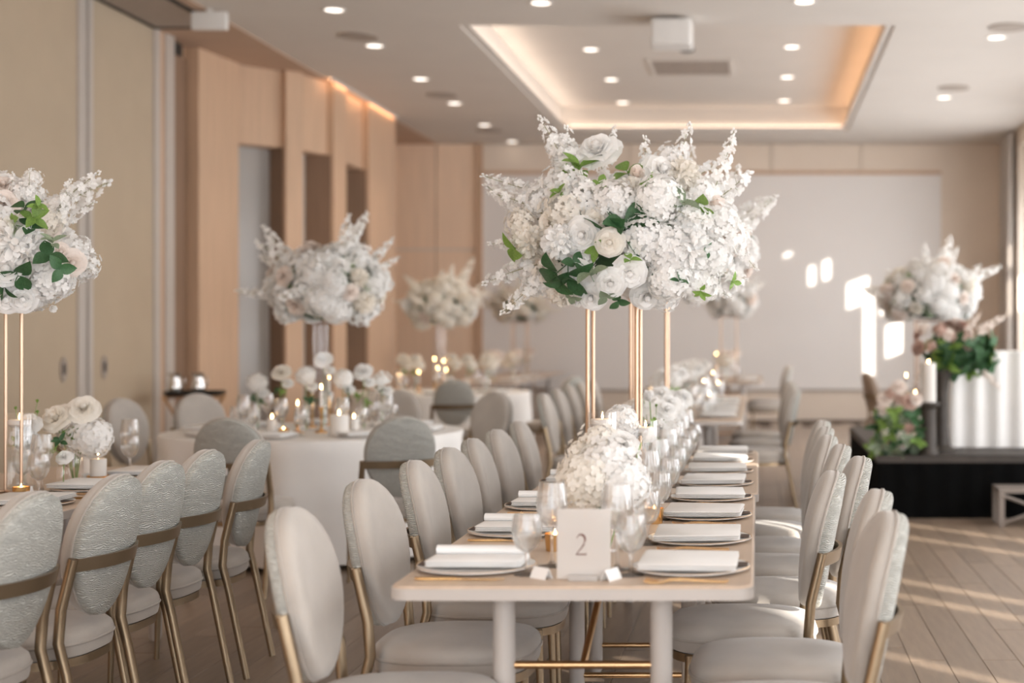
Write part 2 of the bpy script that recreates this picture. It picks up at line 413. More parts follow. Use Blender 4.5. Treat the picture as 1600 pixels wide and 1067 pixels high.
plat = struct('trim_2', box(SBX, XR, YB - .12, YB, 0, zl - .03), 'wall_paint')
obj('ledge_cap', box(SBX, XR, YB - .15, YB, zl - .03, zl), 'grille', plat, smooth=False)

# window wall on the right, glazed wall behind the camera
def window_wall(name, n0, spans, z0, z1, lo, hi, place):
    sg = []; e = lo
    for c, w in spans:
        sg.append((e, c - w / 2)); e = c + w / 2
    sg.append((e, hi))
    ss = [place(a, b, 0, HC) for a, b in sg if b - a > 0.01] + [place(c - w / 2, c + w / 2, 0, z0) for c, w in spans] + [place(c - w / 2, c + w / 2, z1, HC) for c, w in spans]
    struct(name, join(*ss), 'wall_paint')
    for k, (c, w) in enumerate(spans):
        t = thing('window_%d' % (n0 + k), None, None); t['kind'] = 'structure'
        a, b = c - w / 2, c + w / 2
        obj('window_frame', join(place(a, a + 0.06, z0, z1, 1), place(b - 0.06, b, z0, z1, 1), place(a, b, z0, z0 + 0.06, 1), place(a, b, z1 - 0.06, z1, 1), place(c - 0.53, c - 0.47, z0, z1, 1)), 'white_metal', t, smooth=False)
        obj('pane', place(a + 0.06, c - 0.53, z0 + 0.06, z1 - 0.06, 2), 'pane', t, smooth=False)
        obj('pane', place(c - 0.47, b - 0.06, z0 + 0.06, z1 - 0.06, 2), 'pane', t, smooth=False)
def pr(a, b, z0, z1, k=0):
    x0, x1 = ((XR, XR + 0.3), (XR + 0.12, XR + 0.2), (XR + 0.155, XR + 0.165))[k]
    return box(x0, x1, a, b, z0, z1)
def pf(a, b, z0, z1, k=0):
    y0, y1 = ((YF - 0.25, YF), (YF - 0.16, YF - 0.08), (YF - 0.125, YF - 0.115))[k]
    return box(a, b, y0, y1, z0, z1)
window_wall('wall_right', 1, WIN, 0.12, 4.05, YF, YB, pr)
window_wall('wall_front', 10, [(-3.6, 2.6), (-0.2, 2.6), (2.4, 2.0)], 0.12, 3.7, XL - 0.8, XR + 0.3, pf)
# drawn curtains beside the last window
def pleats(y0, y1, x, z0, z1, n, amp):
    V, Fc = [], []; m = n * 6
    for j, z in enumerate((z0, z1)):
        for i in range(m + 1):
            t = i / m; V.append((x - amp * (1 + math.sin(2 * PI * n * t)) * (1 if j == 0 else 0.7), y0 + (y1 - y0) * t, z))
    k = m + 1
    for i in range(m): Fc.append((i, i + 1, k + i + 1, k + i))
    V2 = [(a + 0.006, b, c) for a, b, c in V]
    Fc2 = [tuple(q + 2 * k for q in reversed(f)) for f in Fc]
    edge = [(i + 1, i, 2 * k + i, 2 * k + i + 1) for i in range(m)] + [(k + i, k + i + 1, 3 * k + i + 1, 3 * k + i) for i in range(m)]
    return V + V2, Fc + Fc2 + edge
obj('curtain', pleats(20.55, 21.4, XR - 0.06, 0.01, 4.25, 7, 0.05), 'curtain', label='pale drawn curtain hanging beside the last window near the screen wall', cat='curtain')
# added sun mask outside the windows: the sun comes through its slits only
GX, CELL = XR + 1.1, 0.1
holes = set()
def back(p):
    t = (GX - p[0]) / SUN_D.x
    return p[1] + SUN_D.y * t, p[2] + SUN_D.z * t
def slit(y, w, z0=0.0, z1=6.5):
    for j in range(int(z0 / CELL), int(z1 / CELL)):
        for i in range(int(math.floor((y - w / 2) / CELL + 0.5)), max(int(math.floor((y - w / 2) / CELL + 0.5)) + 1, int(math.floor((y + w / 2) / CELL + 0.5)))):
            holes.add((i, j))
def spot(px, py, w, h):
    p = Vector(((px - CX) * YB / F, YB - 0.04, H - (py - CY) * YB / F))
    y, z = back(p); k = SUN_D.y / -SUN_D.x
    for i in range(int((y - w * k / 2) / CELL), int((y + w * k / 2) / CELL) + 1):
        for j in range(int((z - h / 2) / CELL), int((z + h / 2) / CELL) + 1): holes.add((i, j))
for pxy in ((1380, 902), (1380, 926), (1425, 822), (1425, 842)):
    p = at(pxy[0], pxy[1], 0); b_ = back(p); slit(b_[0], 0.2, 0.0, b_[1] + .3)
for p, w in (((0.10, 4.62, 0.47), 0.3), ((0.1, 5.2, 0.47), 0.1), ((0.1, 6.27, 0.47), 0.2), ((-0.2, 6.9, 0.78), 0.2), ((0.3, 8.4, 0), 0.2)):
    b_ = back(p); slit(b_[0], w, 0.0, b_[1] + .12)
for a in ((1220, 390, 0.2, 0.2), (1282, 427, 0.3, 0.25), (1342, 457, 0.3, 0.25), (1360, 520, 0.1, 1.2), (1395, 468, 0.3, 0.2), (1425, 515, 0.8, 0.4)): spot(*a)
V, Fc, idx = [], [], {}
def vi(i, j, k):
    key = (i, j, k)
    if key not in idx: idx[key] = len(V); V.append((GX + 0.02 * k, i * CELL, j * CELL))
    return idx[key]
for i in range(-110, 225):
    for j in range(0, 70):
        if (i, j) in holes: continue
        for k in (0, 1):
            q = (vi(i, j, k), vi(i + 1, j, k), vi(i + 1, j + 1, k), vi(i, j + 1, k)); Fc.append(q if k else q[::-1])
obj('added_sun_mask', (V, Fc), 'curtain', kind='structure', smooth=False)  # pierced sheet added only to shape the sun into bands and spots

# ceiling fittings
dl_ring = mesh('trim_ring', lathe([(0.105, 0.0), (0.105, -0.008), (0.088, -0.010), (0.08, 0.0)], 20)); dl_lens = mesh('lens', lathe([(0.001, -0.003), (0.08, -0.003), (0.08, 0.0)], 20))
def ceil_at(px, py, z=HC): return at(px, py, z)
for i, (px, py) in enumerate(((522, 15), (585, 71), (657, 123), (710, 161), (757, 195), (800, 221))):
    p = ceil_at(px, py); build('downlight', (('trim_ring', dl_ring, 'white_metal', None), ('lens', dl_lens, 'downlight', None)), 'round recessed downlight, %s in the row between partition wall and lit recess' % ORD[i], 'ceiling light', p, 0, 'downlights in the ceiling')
for i, (px, py) in enumerate(((923, 77), (955, 124), (973, 160))):
    p = ceil_at(px, py, CVZ + 0.25); build('downlight', (('trim_ring', dl_ring, 'white_metal', None), ('lens', dl_lens, 'downlight', None)), 'round downlight inside the lit recess, %s along its partition side' % ORD[i], 'ceiling light', p, 0, 'downlights in the ceiling')
for i, (px, py) in enumerate(((1237, 73), (1230, 120), (1225, 157))):
    p = ceil_at(px, py, CVZ + 0.25); build('downlight', (('trim_ring', dl_ring, 'white_metal', None), ('lens', dl_lens, 'downlight', None)), 'round downlight inside the lit recess, %s along its window side' % ORD[i], 'ceiling light', p, 0, 'downlights in the ceiling')
for i, (px, py) in enumerate(((845, 4), (1257, 2))):
    p = ceil_at(px, py); build('downlight', (('trim_ring', dl_ring, 'white_metal', None), ('lens', dl_lens, 'downlight', None)), 'round recessed downlight before the near edge of the lit recess, %s side' % ('partition' if i == 0 else 'window'), 'ceiling light', p, 0, 'downlights in the ceiling')
for i, (px, py) in enumerate(((1557, 58), (1475, 152))):
    p = ceil_at(px, py); build('downlight', (('trim_ring', dl_ring, 'white_metal', None), ('lens', dl_lens, 'downlight', None)), 'round recessed downlight, %s between the lit recess and the window wall' % ORD[i], 'ceiling light', p, 0, 'downlights in the ceiling')
sp_ring = mesh('speaker_rim', lathe([(0.19, 0), (0.19, -0.012), (0.175, -0.014), (0.165, -0.006)], 24)); sp_g = mesh('speaker_grille', lathe([(0.001, -0.010), (0.165, -0.007), (0.165, 0)], 24))
for i, (px, py, lb) in enumerate(((560, 56, 'round grey ceiling speaker grille between the first two downlights of the partition row'), (690, 148, 'round grey ceiling speaker grille between the third and fourth downlights'), (765, 203, 'round grey ceiling speaker grille before the last downlight of the row'), (1575, 42, 'pale round ceiling speaker grille beside the downlight near the windows'), (1490, 137, 'pale round ceiling speaker grille over the window side of the hall'))):
    build('ceiling_speaker', (('speaker_rim', sp_ring, 'grille', None), ('speaker_grille', sp_g, 'grille', None)), lb, 'speaker', ceil_at(px, py), 0, 'ceiling speakers')
p = at(1050, Y=13.3, z=HC)
t = thing('projector', 'white box projector hanging from ceiling at near edge of recess', 'projector', (p.x, 13.3, HC))
obj('projector_body', mv(slab(0.38, 0.34, 0.03, -0.27, -0.03, 0.012), 0, 0, 0), 'white_metal', t)
obj('mount_pole', tube([(0, 0, 0), (0, 0, -0.07)], 0.03), 'white_metal', t)
lp = obj('lens_barrel', xf(lathe([(0.001, 0), (0.07, 0), (0.075, 0.08), (0.06, 0.1), (0.001, 0.09)], 20), Matrix.Translation((0.08, 0.16, -0.17)) @ Matrix.Rotation(-PI / 2, 4, 'X')), 'dark_metal', t)
p = at(1073, 68, HC)
t = thing('motion_sensor', 'small black sensor puck with pale cap on the ceiling behind the projector', 'sensor', (at(1073, Y=16.1, z=HC).x, 16.1, CVZ + 0.247))
obj('sensor_cap', lathe([(0.07, 0), (0.07, -0.03), (0.05, -0.05), (0.001, -0.05)], 18), 'white_metal', t)
obj('sensor_eye', lathe([(0.09, -0.05), (0.09, -0.085), (0.06, -0.1), (0.001, -0.1)], 18), 'dark_metal', t)
p = at(1080, 105, CVZ + 0.25)
t = thing('air_vent', 'flat rectangular air vent in the recess ceiling', 'vent', (p.x, p.y, CVZ + 0.25))
obj('vent_frame', join(box(-0.52, 0.52, -0.55, -0.5, -0.02, 0), box(-0.52, 0.52, 0.5, 0.55, -0.02, 0), box(-0.52, -0.47, -0.5, 0.5, -0.02, 0), box(0.47, 0.52, -0.5, 0.5, -0.02, 0)), 'ceiling_paint', t, smooth=False)
vs = mesh('vent_slat', box(-0.47, 0.47, -0.045, 0.03, -0.012, -0.004), False)
for k in range(8): obj('vent_slat', vs, 'grille', t, (0, -0.43 + k * 0.123, 0))
t = thing('exit_sign', 'blank pale sign box hanging from ceiling beside the hatch', 'sign', (-4.98, at(340, Y=13, z=1).y, SOF + 0.02))
t.location = (at(328, Y=12.9, z=0).x, 12.9, HC - .19)
obj('sign_body', slab(0.32, 0.06, 0.01, 0.0, 0.16, 0.005), 'white_metal', t)
obj('sign_arm', box(-0.02, 0.02, -0.02, 0.02, 0.16, 0.19), 'white_metal', t, smooth=False)

# ---------------------------------------------------------------- chair
TILT = 0.20
def egg(t, a=0.184, b=0.220):
    x = math.sin(t); z = math.cos(t)
    return a * x * (1 + 0.10 * z), b * z
def back_ring(scale, y, n=32, da=0.0):
    out = []
    for k in range(n):
        x, z = egg(2 * PI * k / n); f = scale
        out.append((x * f, y, z * f))
    return out
def bend(s, tilt=TILT):
    """wrap round the sitter, lean back, lift to the height of the back"""
    out = []
    for x, y, z in s[0]:
        y2 = y + 0.75 * x * x
        zz = z; yy = y2
        c, si = math.cos(tilt), math.sin(tilt)
        out.append((x, yy * c - zz * si - 0.262, zz * c + yy * si + 0.716))
    return out, s[1]
front = [back_ring(0.99, 0.001), back_ring(1.0, 0.006), back_ring(1.0, 0.020), back_ring(0.985, 0.031), back_ring(0.94, 0.040), back_ring(0.8, 0.047), back_ring(0.5, 0.051), back_ring(0.15, 0.052)]
m_back = mesh('backrest', bend(rings(front)))
rear = [back_ring(0.99, 0.0), back_ring(0.998, -0.004), back_ring(0.995, -0.018), back_ring(0.98, -0.026), back_ring(0.93, -0.031), back_ring(0.6, -0.033), back_ring(0.2, -0.033)]
m_rear = mesh('back_panel', bend(rings(rear)))
pip = [(x * 1.002, 0.0005, z * 1.002) for x, _, z in back_ring(1.0, 0)]
pip2 = [(x * 0.985, -0.016, z * 0.985) for x, _, z in back_ring(1.0, 0)]
m_pip = mesh('back_piping', bend(tube(pip + pip[:1], 0.0042, 6, False)))
def seat_ring(sc, z, n=40):
    out = []
    for k in range(n):
        t = 2 * PI * k / n; c, si = math.cos(t), math.sin(t); e = 2 / 2.9
        w = 0.213 * (1.0 + 0.03 * si)
        x = w * abs(c) ** e * (1 if c >= 0 else -1); y = 0.237 * abs(si) ** e * (1 if si >= 0 else -1)
        out.append((x * sc, y * sc, z))
    return out
seat = [seat_ring(0.93, 0.388), seat_ring(0.985, 0.394), seat_ring(1.0, 0.41), seat_ring(1.0, 0.428), seat_ring(1.005, 0.444), seat_ring(0.985, 0.458), seat_ring(0.93, 0.470), seat_ring(0.8, 0.478), seat_ring(0.5, 0.484), seat_ring(0.1, 0.485)]
m_seat = mesh('seat', rings(seat))
sp_ = seat_ring(1.006, 0.431)
m_spip = mesh('seat_piping', tube(sp_ + sp_[:1], 0.005, 6, False))
RL = [(0.200, -0.300, 0.0), (0.200, -0.228, 0.36), (0.200, -0.205, 0.45), (0.199, -0.213, 0.55), (0.196, -0.249, 0.70)]
FL = [(0.186, 0.172, 0.0), (0.180, 0.158, 0.385)]
mir = lambda pts: [(-x, y, z) for x, y, z in pts]
m_rl = [mesh('rear_leg', tube(p, [0.0135, 0.015, 0.016, 0.016, 0.0155], 12)) for p in (RL, mir(RL))]
m_fl = [mesh('front_leg', tube(p, [0.0105, 0.0145], 12)) for p in (FL, mir(FL))]
ft = mesh('foot_cap', lathe([(0.0135, 0), (0.0135, 0.012), (0.0122, 0.014)], 10))
# flat bowed rail across the rear legs
rv, rf = [], []
n = 14
for i in range(n + 1):
    x = -0.193 + 0.386 * i / n; y = -0.253 - 0.058 * (1 - (x / 0.193) ** 2)
    for dy, dz in ((-0.006, -0.02), (0.006, -0.02), (0.006, 0.02), (-0.006, 0.02)):
        rv.append((x, y + dy - dz * 0.2, 0.680 + dz))
for i in range(n):
    for k in range(4): rf.append((i * 4 + k, i * 4 + (k + 1) % 4, i * 4 + 4 + (k + 1) % 4, i * 4 + 4 + k))
rf += [(3, 2, 1, 0), (n * 4, n * 4 + 1, n * 4 + 2, n * 4 + 3)]
m_rail = mesh('back_rail', (rv, rf))
def frame_tube():
    r = [(x * 0.965, y * 0.96, 0.374) for x, y, _ in seat_ring(1.0, 0)]
    return r
fr_out = frame_tube()
m_frame = mesh('seat_frame', rings([[(x * k, y * k, z) for x, y, _ in fr_out] for k, z in ((0.9, 0.362), (1.0, 0.362), (1.0, 0.388), (0.9, 0.388), (0.9, 0.362))], cap=False))
CHAIR = [('seat', m_seat, 'velvet', None), ('seat_piping', m_spip, 'velvet_piping', 0), ('backrest', m_back, 'velvet', None), ('back_piping', m_pip, 'velvet_piping', 2),
         ('back_panel', m_rear, 'woven', None), ('leg', m_rl[0], 'chair_gold', None), ('leg', m_rl[1], 'chair_gold', None), ('leg', m_fl[0], 'chair_gold', None), ('leg', m_fl[1], 'chair_gold', None),
         ('back_rail', m_rail, 'chair_gold', None), ('seat_frame', m_frame, 'chair_gold', None)]
def chair(xt, yt, face, label, group, z=0, swap=None):
    """xt, yt: place of the top of the back; face: direction in degrees, 0 = away from the camera, 90 = towards the windows"""
    a = math.radians(face); d = Vector((math.sin(a), math.cos(a), 0))
    p = Vector((xt, yt, z)) + d * 0.315
    return build('dining_chair', CHAIR, label, 'chair', p, -a, group, swap)
LY = (3.59, 4.27, 4.90, 5.44, 5.90, 6.44, 7.03)
for i, y in enumerate(LY):
    chair(-1.212, y, 90 + (2 if i % 2 else -2), 'beige velvet oval-back chair, %s from the numbered end, partition side of table two' % ORD[i], 'chairs along table two')
RY = ((0.350, 3.52, -93), (0.362, 4.01, -88), (0.262, 4.54, -90), (0.387, 5.07, -91), (0.349, 5.60, -88), (0.322, 6.10, -92), (0.335, 6.62, -90), (0.345, 7.12, -90))
for i, (x, y, a) in enumerate(RY):
    chair(x, y, a, 'beige velvet oval-back chair, %s from the numbered end, window side of table two' % ORD[i], 'chairs along table two')
T1Y = ((-2.0, 3.46), (-1.99, 3.95), (-1.97, 4.43), (-2.02, 4.89), (-2.05, 5.35), (-2.03, 5.84))
for i, (x, y) in enumerate(reversed(T1Y)):
    chair(x, y, -90 + (-5, 2, 2, 1, 1, 0)[i], 'pale woven oval-back chair, %s from the round table, beside the partition-side table' % ORD[i], 'chairs along the partition-side table')

# ---------------------------------------------------------------- long wooden tables
def long_table(cx, y0, y1, label, w=0.90, group=None):
    L = y1 - y0; t = thing('banquet_table', label, 'table', (cx, (y0 + y1) / 2, 0), 0, group)
    obj('tabletop', mesh('tabletop', slab(w, L - 0.006, 0.05, 0.715, 0.75, 0.006)), 'table_wood', t)
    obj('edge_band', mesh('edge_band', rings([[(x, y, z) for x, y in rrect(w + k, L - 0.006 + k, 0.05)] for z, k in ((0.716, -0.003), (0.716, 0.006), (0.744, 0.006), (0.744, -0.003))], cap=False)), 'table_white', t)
    for sy in (-1, 1):
        for sx in (-1, 1):
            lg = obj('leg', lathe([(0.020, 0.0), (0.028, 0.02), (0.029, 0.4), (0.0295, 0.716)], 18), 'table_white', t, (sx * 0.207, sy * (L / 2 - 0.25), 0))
        for z, r in ((0.50, 0.0105), (0.11, 0.010)):
            obj('cross_bar', tube([(-0.19, 0, 0), (0.19, 0, 0)], r, 10), 'brass', t, (0, sy * (L / 2 - 0.25), z))
        obj('brace', tube([(0.0, 0, 0.50), (0.02, -sy * 0.42, 0.70)], 0.010, 8), 'brass', t, (0, sy * (L / 2 - 0.25), 0))
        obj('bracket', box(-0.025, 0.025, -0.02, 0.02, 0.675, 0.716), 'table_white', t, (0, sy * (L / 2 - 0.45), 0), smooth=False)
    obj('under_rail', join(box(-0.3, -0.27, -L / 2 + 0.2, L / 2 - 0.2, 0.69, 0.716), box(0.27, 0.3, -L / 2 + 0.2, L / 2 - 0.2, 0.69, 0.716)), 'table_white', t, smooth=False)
    return t
TC = -0.463
long_table(TC, 3.5, 5.5, 'pale wooden banquet table with rounded corners carrying the number two sign', group='long wooden tables')
long_table(TC + 0.012, 5.5, 7.5, 'pale wooden banquet table pushed end to end behind the numbered table', group='long wooden tables')
T1C = -2.90
long_table(T1C, 2.6, 4.6, 'wooden banquet table by the partition wall, end away from the round table', group='long wooden tables')
long_table(T1C, 4.6, 6.6, 'wooden banquet table by the partition wall, end toward the round table', group='long wooden tables')
T4C = -0.635
long_table(T4C, 10.0, 12.0, 'wooden banquet table standing beyond table two, half nearer table two', 1.04, 'long wooden tables')
long_table(T4C, 12.0, 14.0, 'wooden banquet table joined to the far end of the middle table', 1.04, 'long wooden tables')
T5C = -0.41
long_table(T5C, 17.4, 20.0, 'wooden banquet table in front of the white projection screen', 0.92, 'long wooden tables')
T3C = -3.40
long_table(T3C, 17.3, 19.6, 'wooden banquet table by the wood piers, near half', 0.9, 'long wooden tables')
long_table(T3C, 19.6, 21.9, 'wooden banquet table by the wood piers, half toward the far wall', 0.9, 'long wooden tables')

# ---------------------------------------------------------------- round tables under cloths
def round_table(cx, cy, R, label, cl_label, seed):
    t = thing('round_table', label, 'table', (cx, cy, 0))
    obj('tabletop', lathe([(0.001, 0.715), (R - 0.02, 0.715), (R - 0.01, 0.725), (R - 0.01, 0.742), (0.001, 0.742)], 48), 'table_wood', t)
    for a in range(4):
        q = PI / 4 + a * PI / 2; obj('leg', lathe([(0.018, 0), (0.02, 0.715)], 10), 'chair_gold', t, (0.55 * math.cos(q), 0.55 * math.sin(q), 0))
    r = random.Random(seed); n = 160; k = 13; ph = r.random() * 6
    rs = [[(0.02 * math.cos(2 * PI * i / n), 0.02 * math.sin(2 * PI * i / n), 0.75) for i in range(n)]]
    for f, z, amp in ((0.6, 0.75, 0), (0.97, 0.75, 0), (1.0, 0.747, 0), (1.008, 0.735, 0.002), (1.0, 0.66, 0.015), (1.005, 0.5, 0.03), (1.01, 0.3, 0.04), (1.02, 0.13, 0.045), (1.02, 0.035, 0.05)):
        ring = []
        for i in range(n):
            a = 2 * PI * i / n
            w = amp * (math.sin(k * a + ph) + 0.5 * math.sin((k + 4) * a + 2 * ph)) * 0.8
            rr = R * f + w; ring.append((rr * math.cos(a), rr * math.sin(a), z))
        rs.append(ring)
    V, Fc = rings(rs, cap=False); Fc.append(tuple(range(n - 1, -1, -1))[::-1])
    obj('tablecloth', (V, Fc), 'cloth', None, (cx, cy, 0.0), label=cl_label, cat='tablecloth')
RT = (-2.806, 9.0); RT2 = (-3.30, 14.8)
round_table(RT[0], RT[1], 0.915, 'round table under the white cloth beside the partition-side table', 'white floor-length cloth draped over the round table with clear flower stand', 3)
round_table(RT2[0], RT2[1], 0.915, 'round table under cloth near the glazed bays', 'white floor-length cloth draped over the round table near the glazed bays', 5)
chair(-2.74, 7.30, 2, 'grey oval-back chair at round table, its back toward the partition-side table end', 'chairs at the round table')
chair(-1.86, 7.45, -27, 'pale oval-back chair at round table beside the chairs of table two', 'chairs at the round table')
chair(-1.90, 10.4, -147, 'grey oval-back chair at round table, turned side-on behind chairs of table two', 'chairs at the round table')
chair(-4.2, 8.5, 70, 'grey oval-back chair at round table closest to the folding partition', 'chairs at the round table')
chair(-4.25, 9.42, 106, 'grey oval-back chair at round table facing the windows, behind the partition-side table', 'chairs at the round table')
chair(-4.02, 10.15, 132, 'grey oval-back chair on the tray stand side of round table', 'chairs at the round table')
chair(-2.7, 10.7, 184, 'grey oval-back chair across the round table facing the numbered table', 'chairs at the round table')
chair(-2.79, 13.05, -14, 'brownish oval-back chair showing its whole back at the far round table', 'chairs at the far round table')
chair(-1.8, 14.13, -64, 'brownish oval-back chair at the far round table, window side', 'chairs at the far round table')
for i, y in enumerate((10.2, 10.9, 11.6, 12.35, 13.1)):
    chair(-1.57, y, 90, 'pale oval-back chair at the middle table, partition side, %s from table two' % ORD[i], 'chairs along the middle table')
for i, y in enumerate((10.9, 11.8, 12.7)):
    chair(0.31, y, -90, 'pale oval-back chair at the middle table, window side, %s from table two' % ORD[i], 'chairs along the middle table')
for i, y in enumerate((17.8, 18.6)):
    chair(0.41, y, -90, 'tan oval-back chair at the table before the projection screen, %s on window side' % ORD[i], 'chairs by the projection screen')
chair(1.14, 15.3, 78, 'brown oval-back chair standing alone between screen table and black stage', 'chairs by the projection screen', swap={'velvet': 'chair_brown', 'woven': 'chair_brown'})

# ---------------------------------------------------------------- flower meshes (unit size, growing along +Z)
def patch_rose(specs, seed, nu=4, nv=4):
    r = random.Random(seed); V, Fc = [], []
    for (r0, r1, z0, h, cnt, dphi, curl) in specs:
        off = r.random() * 6
        for c in range(cnt):
            ph = off + 2 * PI * c / cnt + r.uniform(-0.15, 0.15); hh = h * r.uniform(0.9, 1.1); k = len(V); rr1 = r1 * r.uniform(0.93, 1.08); wob = r.random() * 6
            for j in range(nv + 1):
                v = j / nv
                for i in range(nu + 1):
                    u = -1 + 2 * i / nu
                    wid = dphi * (0.45 + 0.55 * math.sin(PI * (0.1 + 0.62 * v)))
                    a = ph + u * wid
                    rho = r0 + (rr1 - r0) * v ** 1.4 + curl * v ** 4 * 0.35 + 0.03 * math.sin(5 * u + wob) * v
                    z = z0 + hh * (v - 0.28 * u * u * v * v) - curl * v ** 4 * 0.55
                    V.append((rho * math.cos(a), rho * math.sin(a), z))
            for j in range(nv):
                for i in range(nu):
                    q = k + j * (nu + 1) + i; Fc.append((q, q + 1, q + nu + 2, q + nu + 1))
    return V, Fc
ROSE = [mesh('rose', join(mv(sphere(0.21, 12, 8, 0.9), 0, 0, 0.54), patch_rose([(0.02, 0.07, 0.1, 0.68, 2, 1.5, 0), (0.05, 0.15, 0.05, 0.72, 3, 1.2, 0), (0.08, 0.24, 0.0, 0.76, 3, 1.2, 0.01), (0.09, 0.34, -0.02, 0.76, 4, 1.0, 0.03), (0.1, 0.45, -0.05, 0.75, 4, 1.0, 0.08), (0.11, 0.56, -0.08, 0.73, 5, 0.85, 0.13), (0.12, 0.68, -0.12, 0.72, 5, 0.85, 0.2), (0.12, 0.84, -0.16, 0.68, 5, 0.8, 0.32), (0.12, 1.0, -0.2, 0.5, 6, 0.75, 0.42)], s))) for s in (1, 2, 3)]
BUD = mesh('bud', patch_rose([(0.1, 0.3, 0, 1.3, 3, 1.3, -0.3), (0.15, 0.6, -0.1, 1.25, 4, 1.0, -0.25), (0.2, 0.75, -0.2, 1.1, 5, 0.8, -0.1)], 4))
def floret(p, d, size, r, np=4, cup=0.3):
    q = Vector(d).to_track_quat('Z', 'Y'); a0 = r.random() * 6; V, Fc = [], []
    for c in range(np):
        a = a0 + 2 * PI * c / np; ux, uy = math.cos(a), math.sin(a); wx, wy = -uy, ux; w = size * (0.52 if np <= 4 else 0.42)
        tz = cup * size * r.uniform(0.2, 1.0); lf = r.uniform(0.9, 1.15)
        P2 = lambda u, s_, z: (ux * size * u * lf + wx * w * s_, uy * size * u * lf + wy * w * s_, z)
        pts = [(0, 0, 0), P2(.42, .8, cup * size * .5), P2(.78, .95, cup * size * .7), P2(1.06, .4, tz), P2(1.02, -.35, tz * .8), P2(.76, -.95, cup * size * .75), P2(.4, -.8, cup * size * .45), P2(.58, 0, cup * size * .15)]
        k = len(V); V += [tuple(Vector(p) + q @ Vector(x)) for x in pts]
        Fc += [(k + i, k + (i + 1) % 7, k + 7) for i in range(7)]
    return V, Fc
def hydrangea(n, size, seed, np=4, zs=0.85, core=0.74):
    r = random.Random(seed); ss = [sphere(core, 12, 8, zs)]
    for d in fibo(n, -0.75):
        rad = r.uniform(0.86, 1.06) if core > .5 else r.uniform(0.55, 1.15); p = Vector((d.x * rad, d.y * rad, d.z * rad * zs))
        ss.append(floret(p, d + Vector((r.uniform(-.35, .35), r.uniform(-.35, .35), r.uniform(-.35, .35))), size * r.uniform(0.85, 1.2), r, np))
    return join(*ss)
HYD = [mesh('hydrangea', hydrangea(150, 0.155, s)) for s in (1, 2)]
PHLOX = [mesh('blossom_cluster', hydrangea(60, 0.21, s + 9, 5, 0.75, 0.35)) for s in (1, 2)]
def mum(n, seed):
    r = random.Random(seed); V, Fc = [], []
    for d in fibo(n, -0.65):
        q = d.to_track_quat('Z', 'Y') @ Quaternion((0, 0, 1), r.random() * 6); k = len(V); L = r.uniform(0.9, 1.05); w = 0.14
        for t, ww, y in ((0.45, 0.6, 0.0), (0.75, 1.0, 0.05), (0.93, 0.95, 0.16), (1.0, 0.4, 0.25)):
            for sx in (-1, 1): V.append(tuple(q @ Vector((sx * w * ww, y, t * L))))
        for j in range(3): Fc.append((k + 2 * j, k + 2 * j + 1, k + 2 * j + 3, k + 2 * j + 2))
    return join((V, Fc), sphere(0.6, 10, 6))
MUM = [mesh('ruffled_bloom', mum(170, s)) for s in (1, 2)]
def spray(L, n, seed, size=0.034, bend_=0.12):
    """stem along +Z of length L with florets; returns (florets, stem)"""
    r = random.Random(seed); path = []
    for i in range(9):
        t = i / 8; path.append(Vector((bend_ * L * t * t, 0.04 * L * math.sin(3 * t), L * t)))
    def pos(t):
        f = t * 8; i = min(int(f), 7); return path[i].lerp(path[i + 1], f - i)
    fl = []; st = [tube(path, [0.0028 - 0.0016 * i / 8 for i in range(9)], 5)]
    for c in range(n):
        t = 0.22 + 0.70 * (c + r.random() * 0.5) / n; a = c * 2.4 + r.uniform(-.4, .4); out = size * (1.25 - 0.75 * t) * r.uniform(0.8, 1.3)
        d = Vector((math.cos(a), math.sin(a), 0.35)).normalized(); p = pos(t); tip = p + d * out
        st.append(tube([p, tip], 0.0009, 3, False)); sz = size * (1.1 - 0.55 * t)
        fl.append(floret(tip, d + Vector((0, 0, r.uniform(-.2, .5))), sz, r, 5, 0.35))
        fl.append(floret(tip + d * 0.004, d, sz * 0.55, r, 3, 0.9))
    for c in range(5):
        t = 0.92 + 0.08 * c / 4; a = c * 2.4; d = Vector((math.cos(a), math.sin(a), 0.8)).normalized(); p = pos(min(t, 1)); 
        fl.append(xf(sphere(size * 0.19, 6, 4, 1.4), Matrix.Translation(p + d * size * 0.35)))
        st.append(tube([p, p + d * size * 0.3], 0.0008, 3, False))
    return join(*fl), join(*st)
SPR = [tuple(mesh(nm, s) for nm, s in zip(('blossom_spray', 'spray_stem'), spray(L, n, sd))) for L, n, sd in ((0.34, 15, 1), (0.30, 12, 2), (0.40, 18, 3))]
def leafgeo(L=1.0, w=0.3, droop=0.25, n=6):
    V, Fc = [], []
    for j in range(n + 1):
        t = j / n; hw = w * (math.sin(PI * min(1, t * 0.97 + 0.03)) ** 0.8) * (1 - 0.25 * t); z = -droop * t * t * L
        V += [(-hw, L * t, z + 0.35 * hw), (0, L * t, z), (hw, L * t, z + 0.35 * hw)]
    for j in range(n):
        for i in (0, 1): q = j * 3 + i; Fc.append((q, q + 1, q + 4, q + 3))
    return V, Fc
def leafset(angles, L, w, seed):
    r = random.Random(seed); ss = [tube([(0, 0, -0.5 * L), (0, 0, 0.1 * L)], 0.02 * L, 5)]
    for a, e in angles:
        ss.append(xf(leafgeo(L * r.uniform(.85, 1.1), w * L), Matrix.Translation((0, 0, r.uniform(-.2, .1) * L)) @ Matrix.Rotation(a, 4, 'Z') @ Matrix.Rotation(e, 4, 'X')))
    return join(*ss)
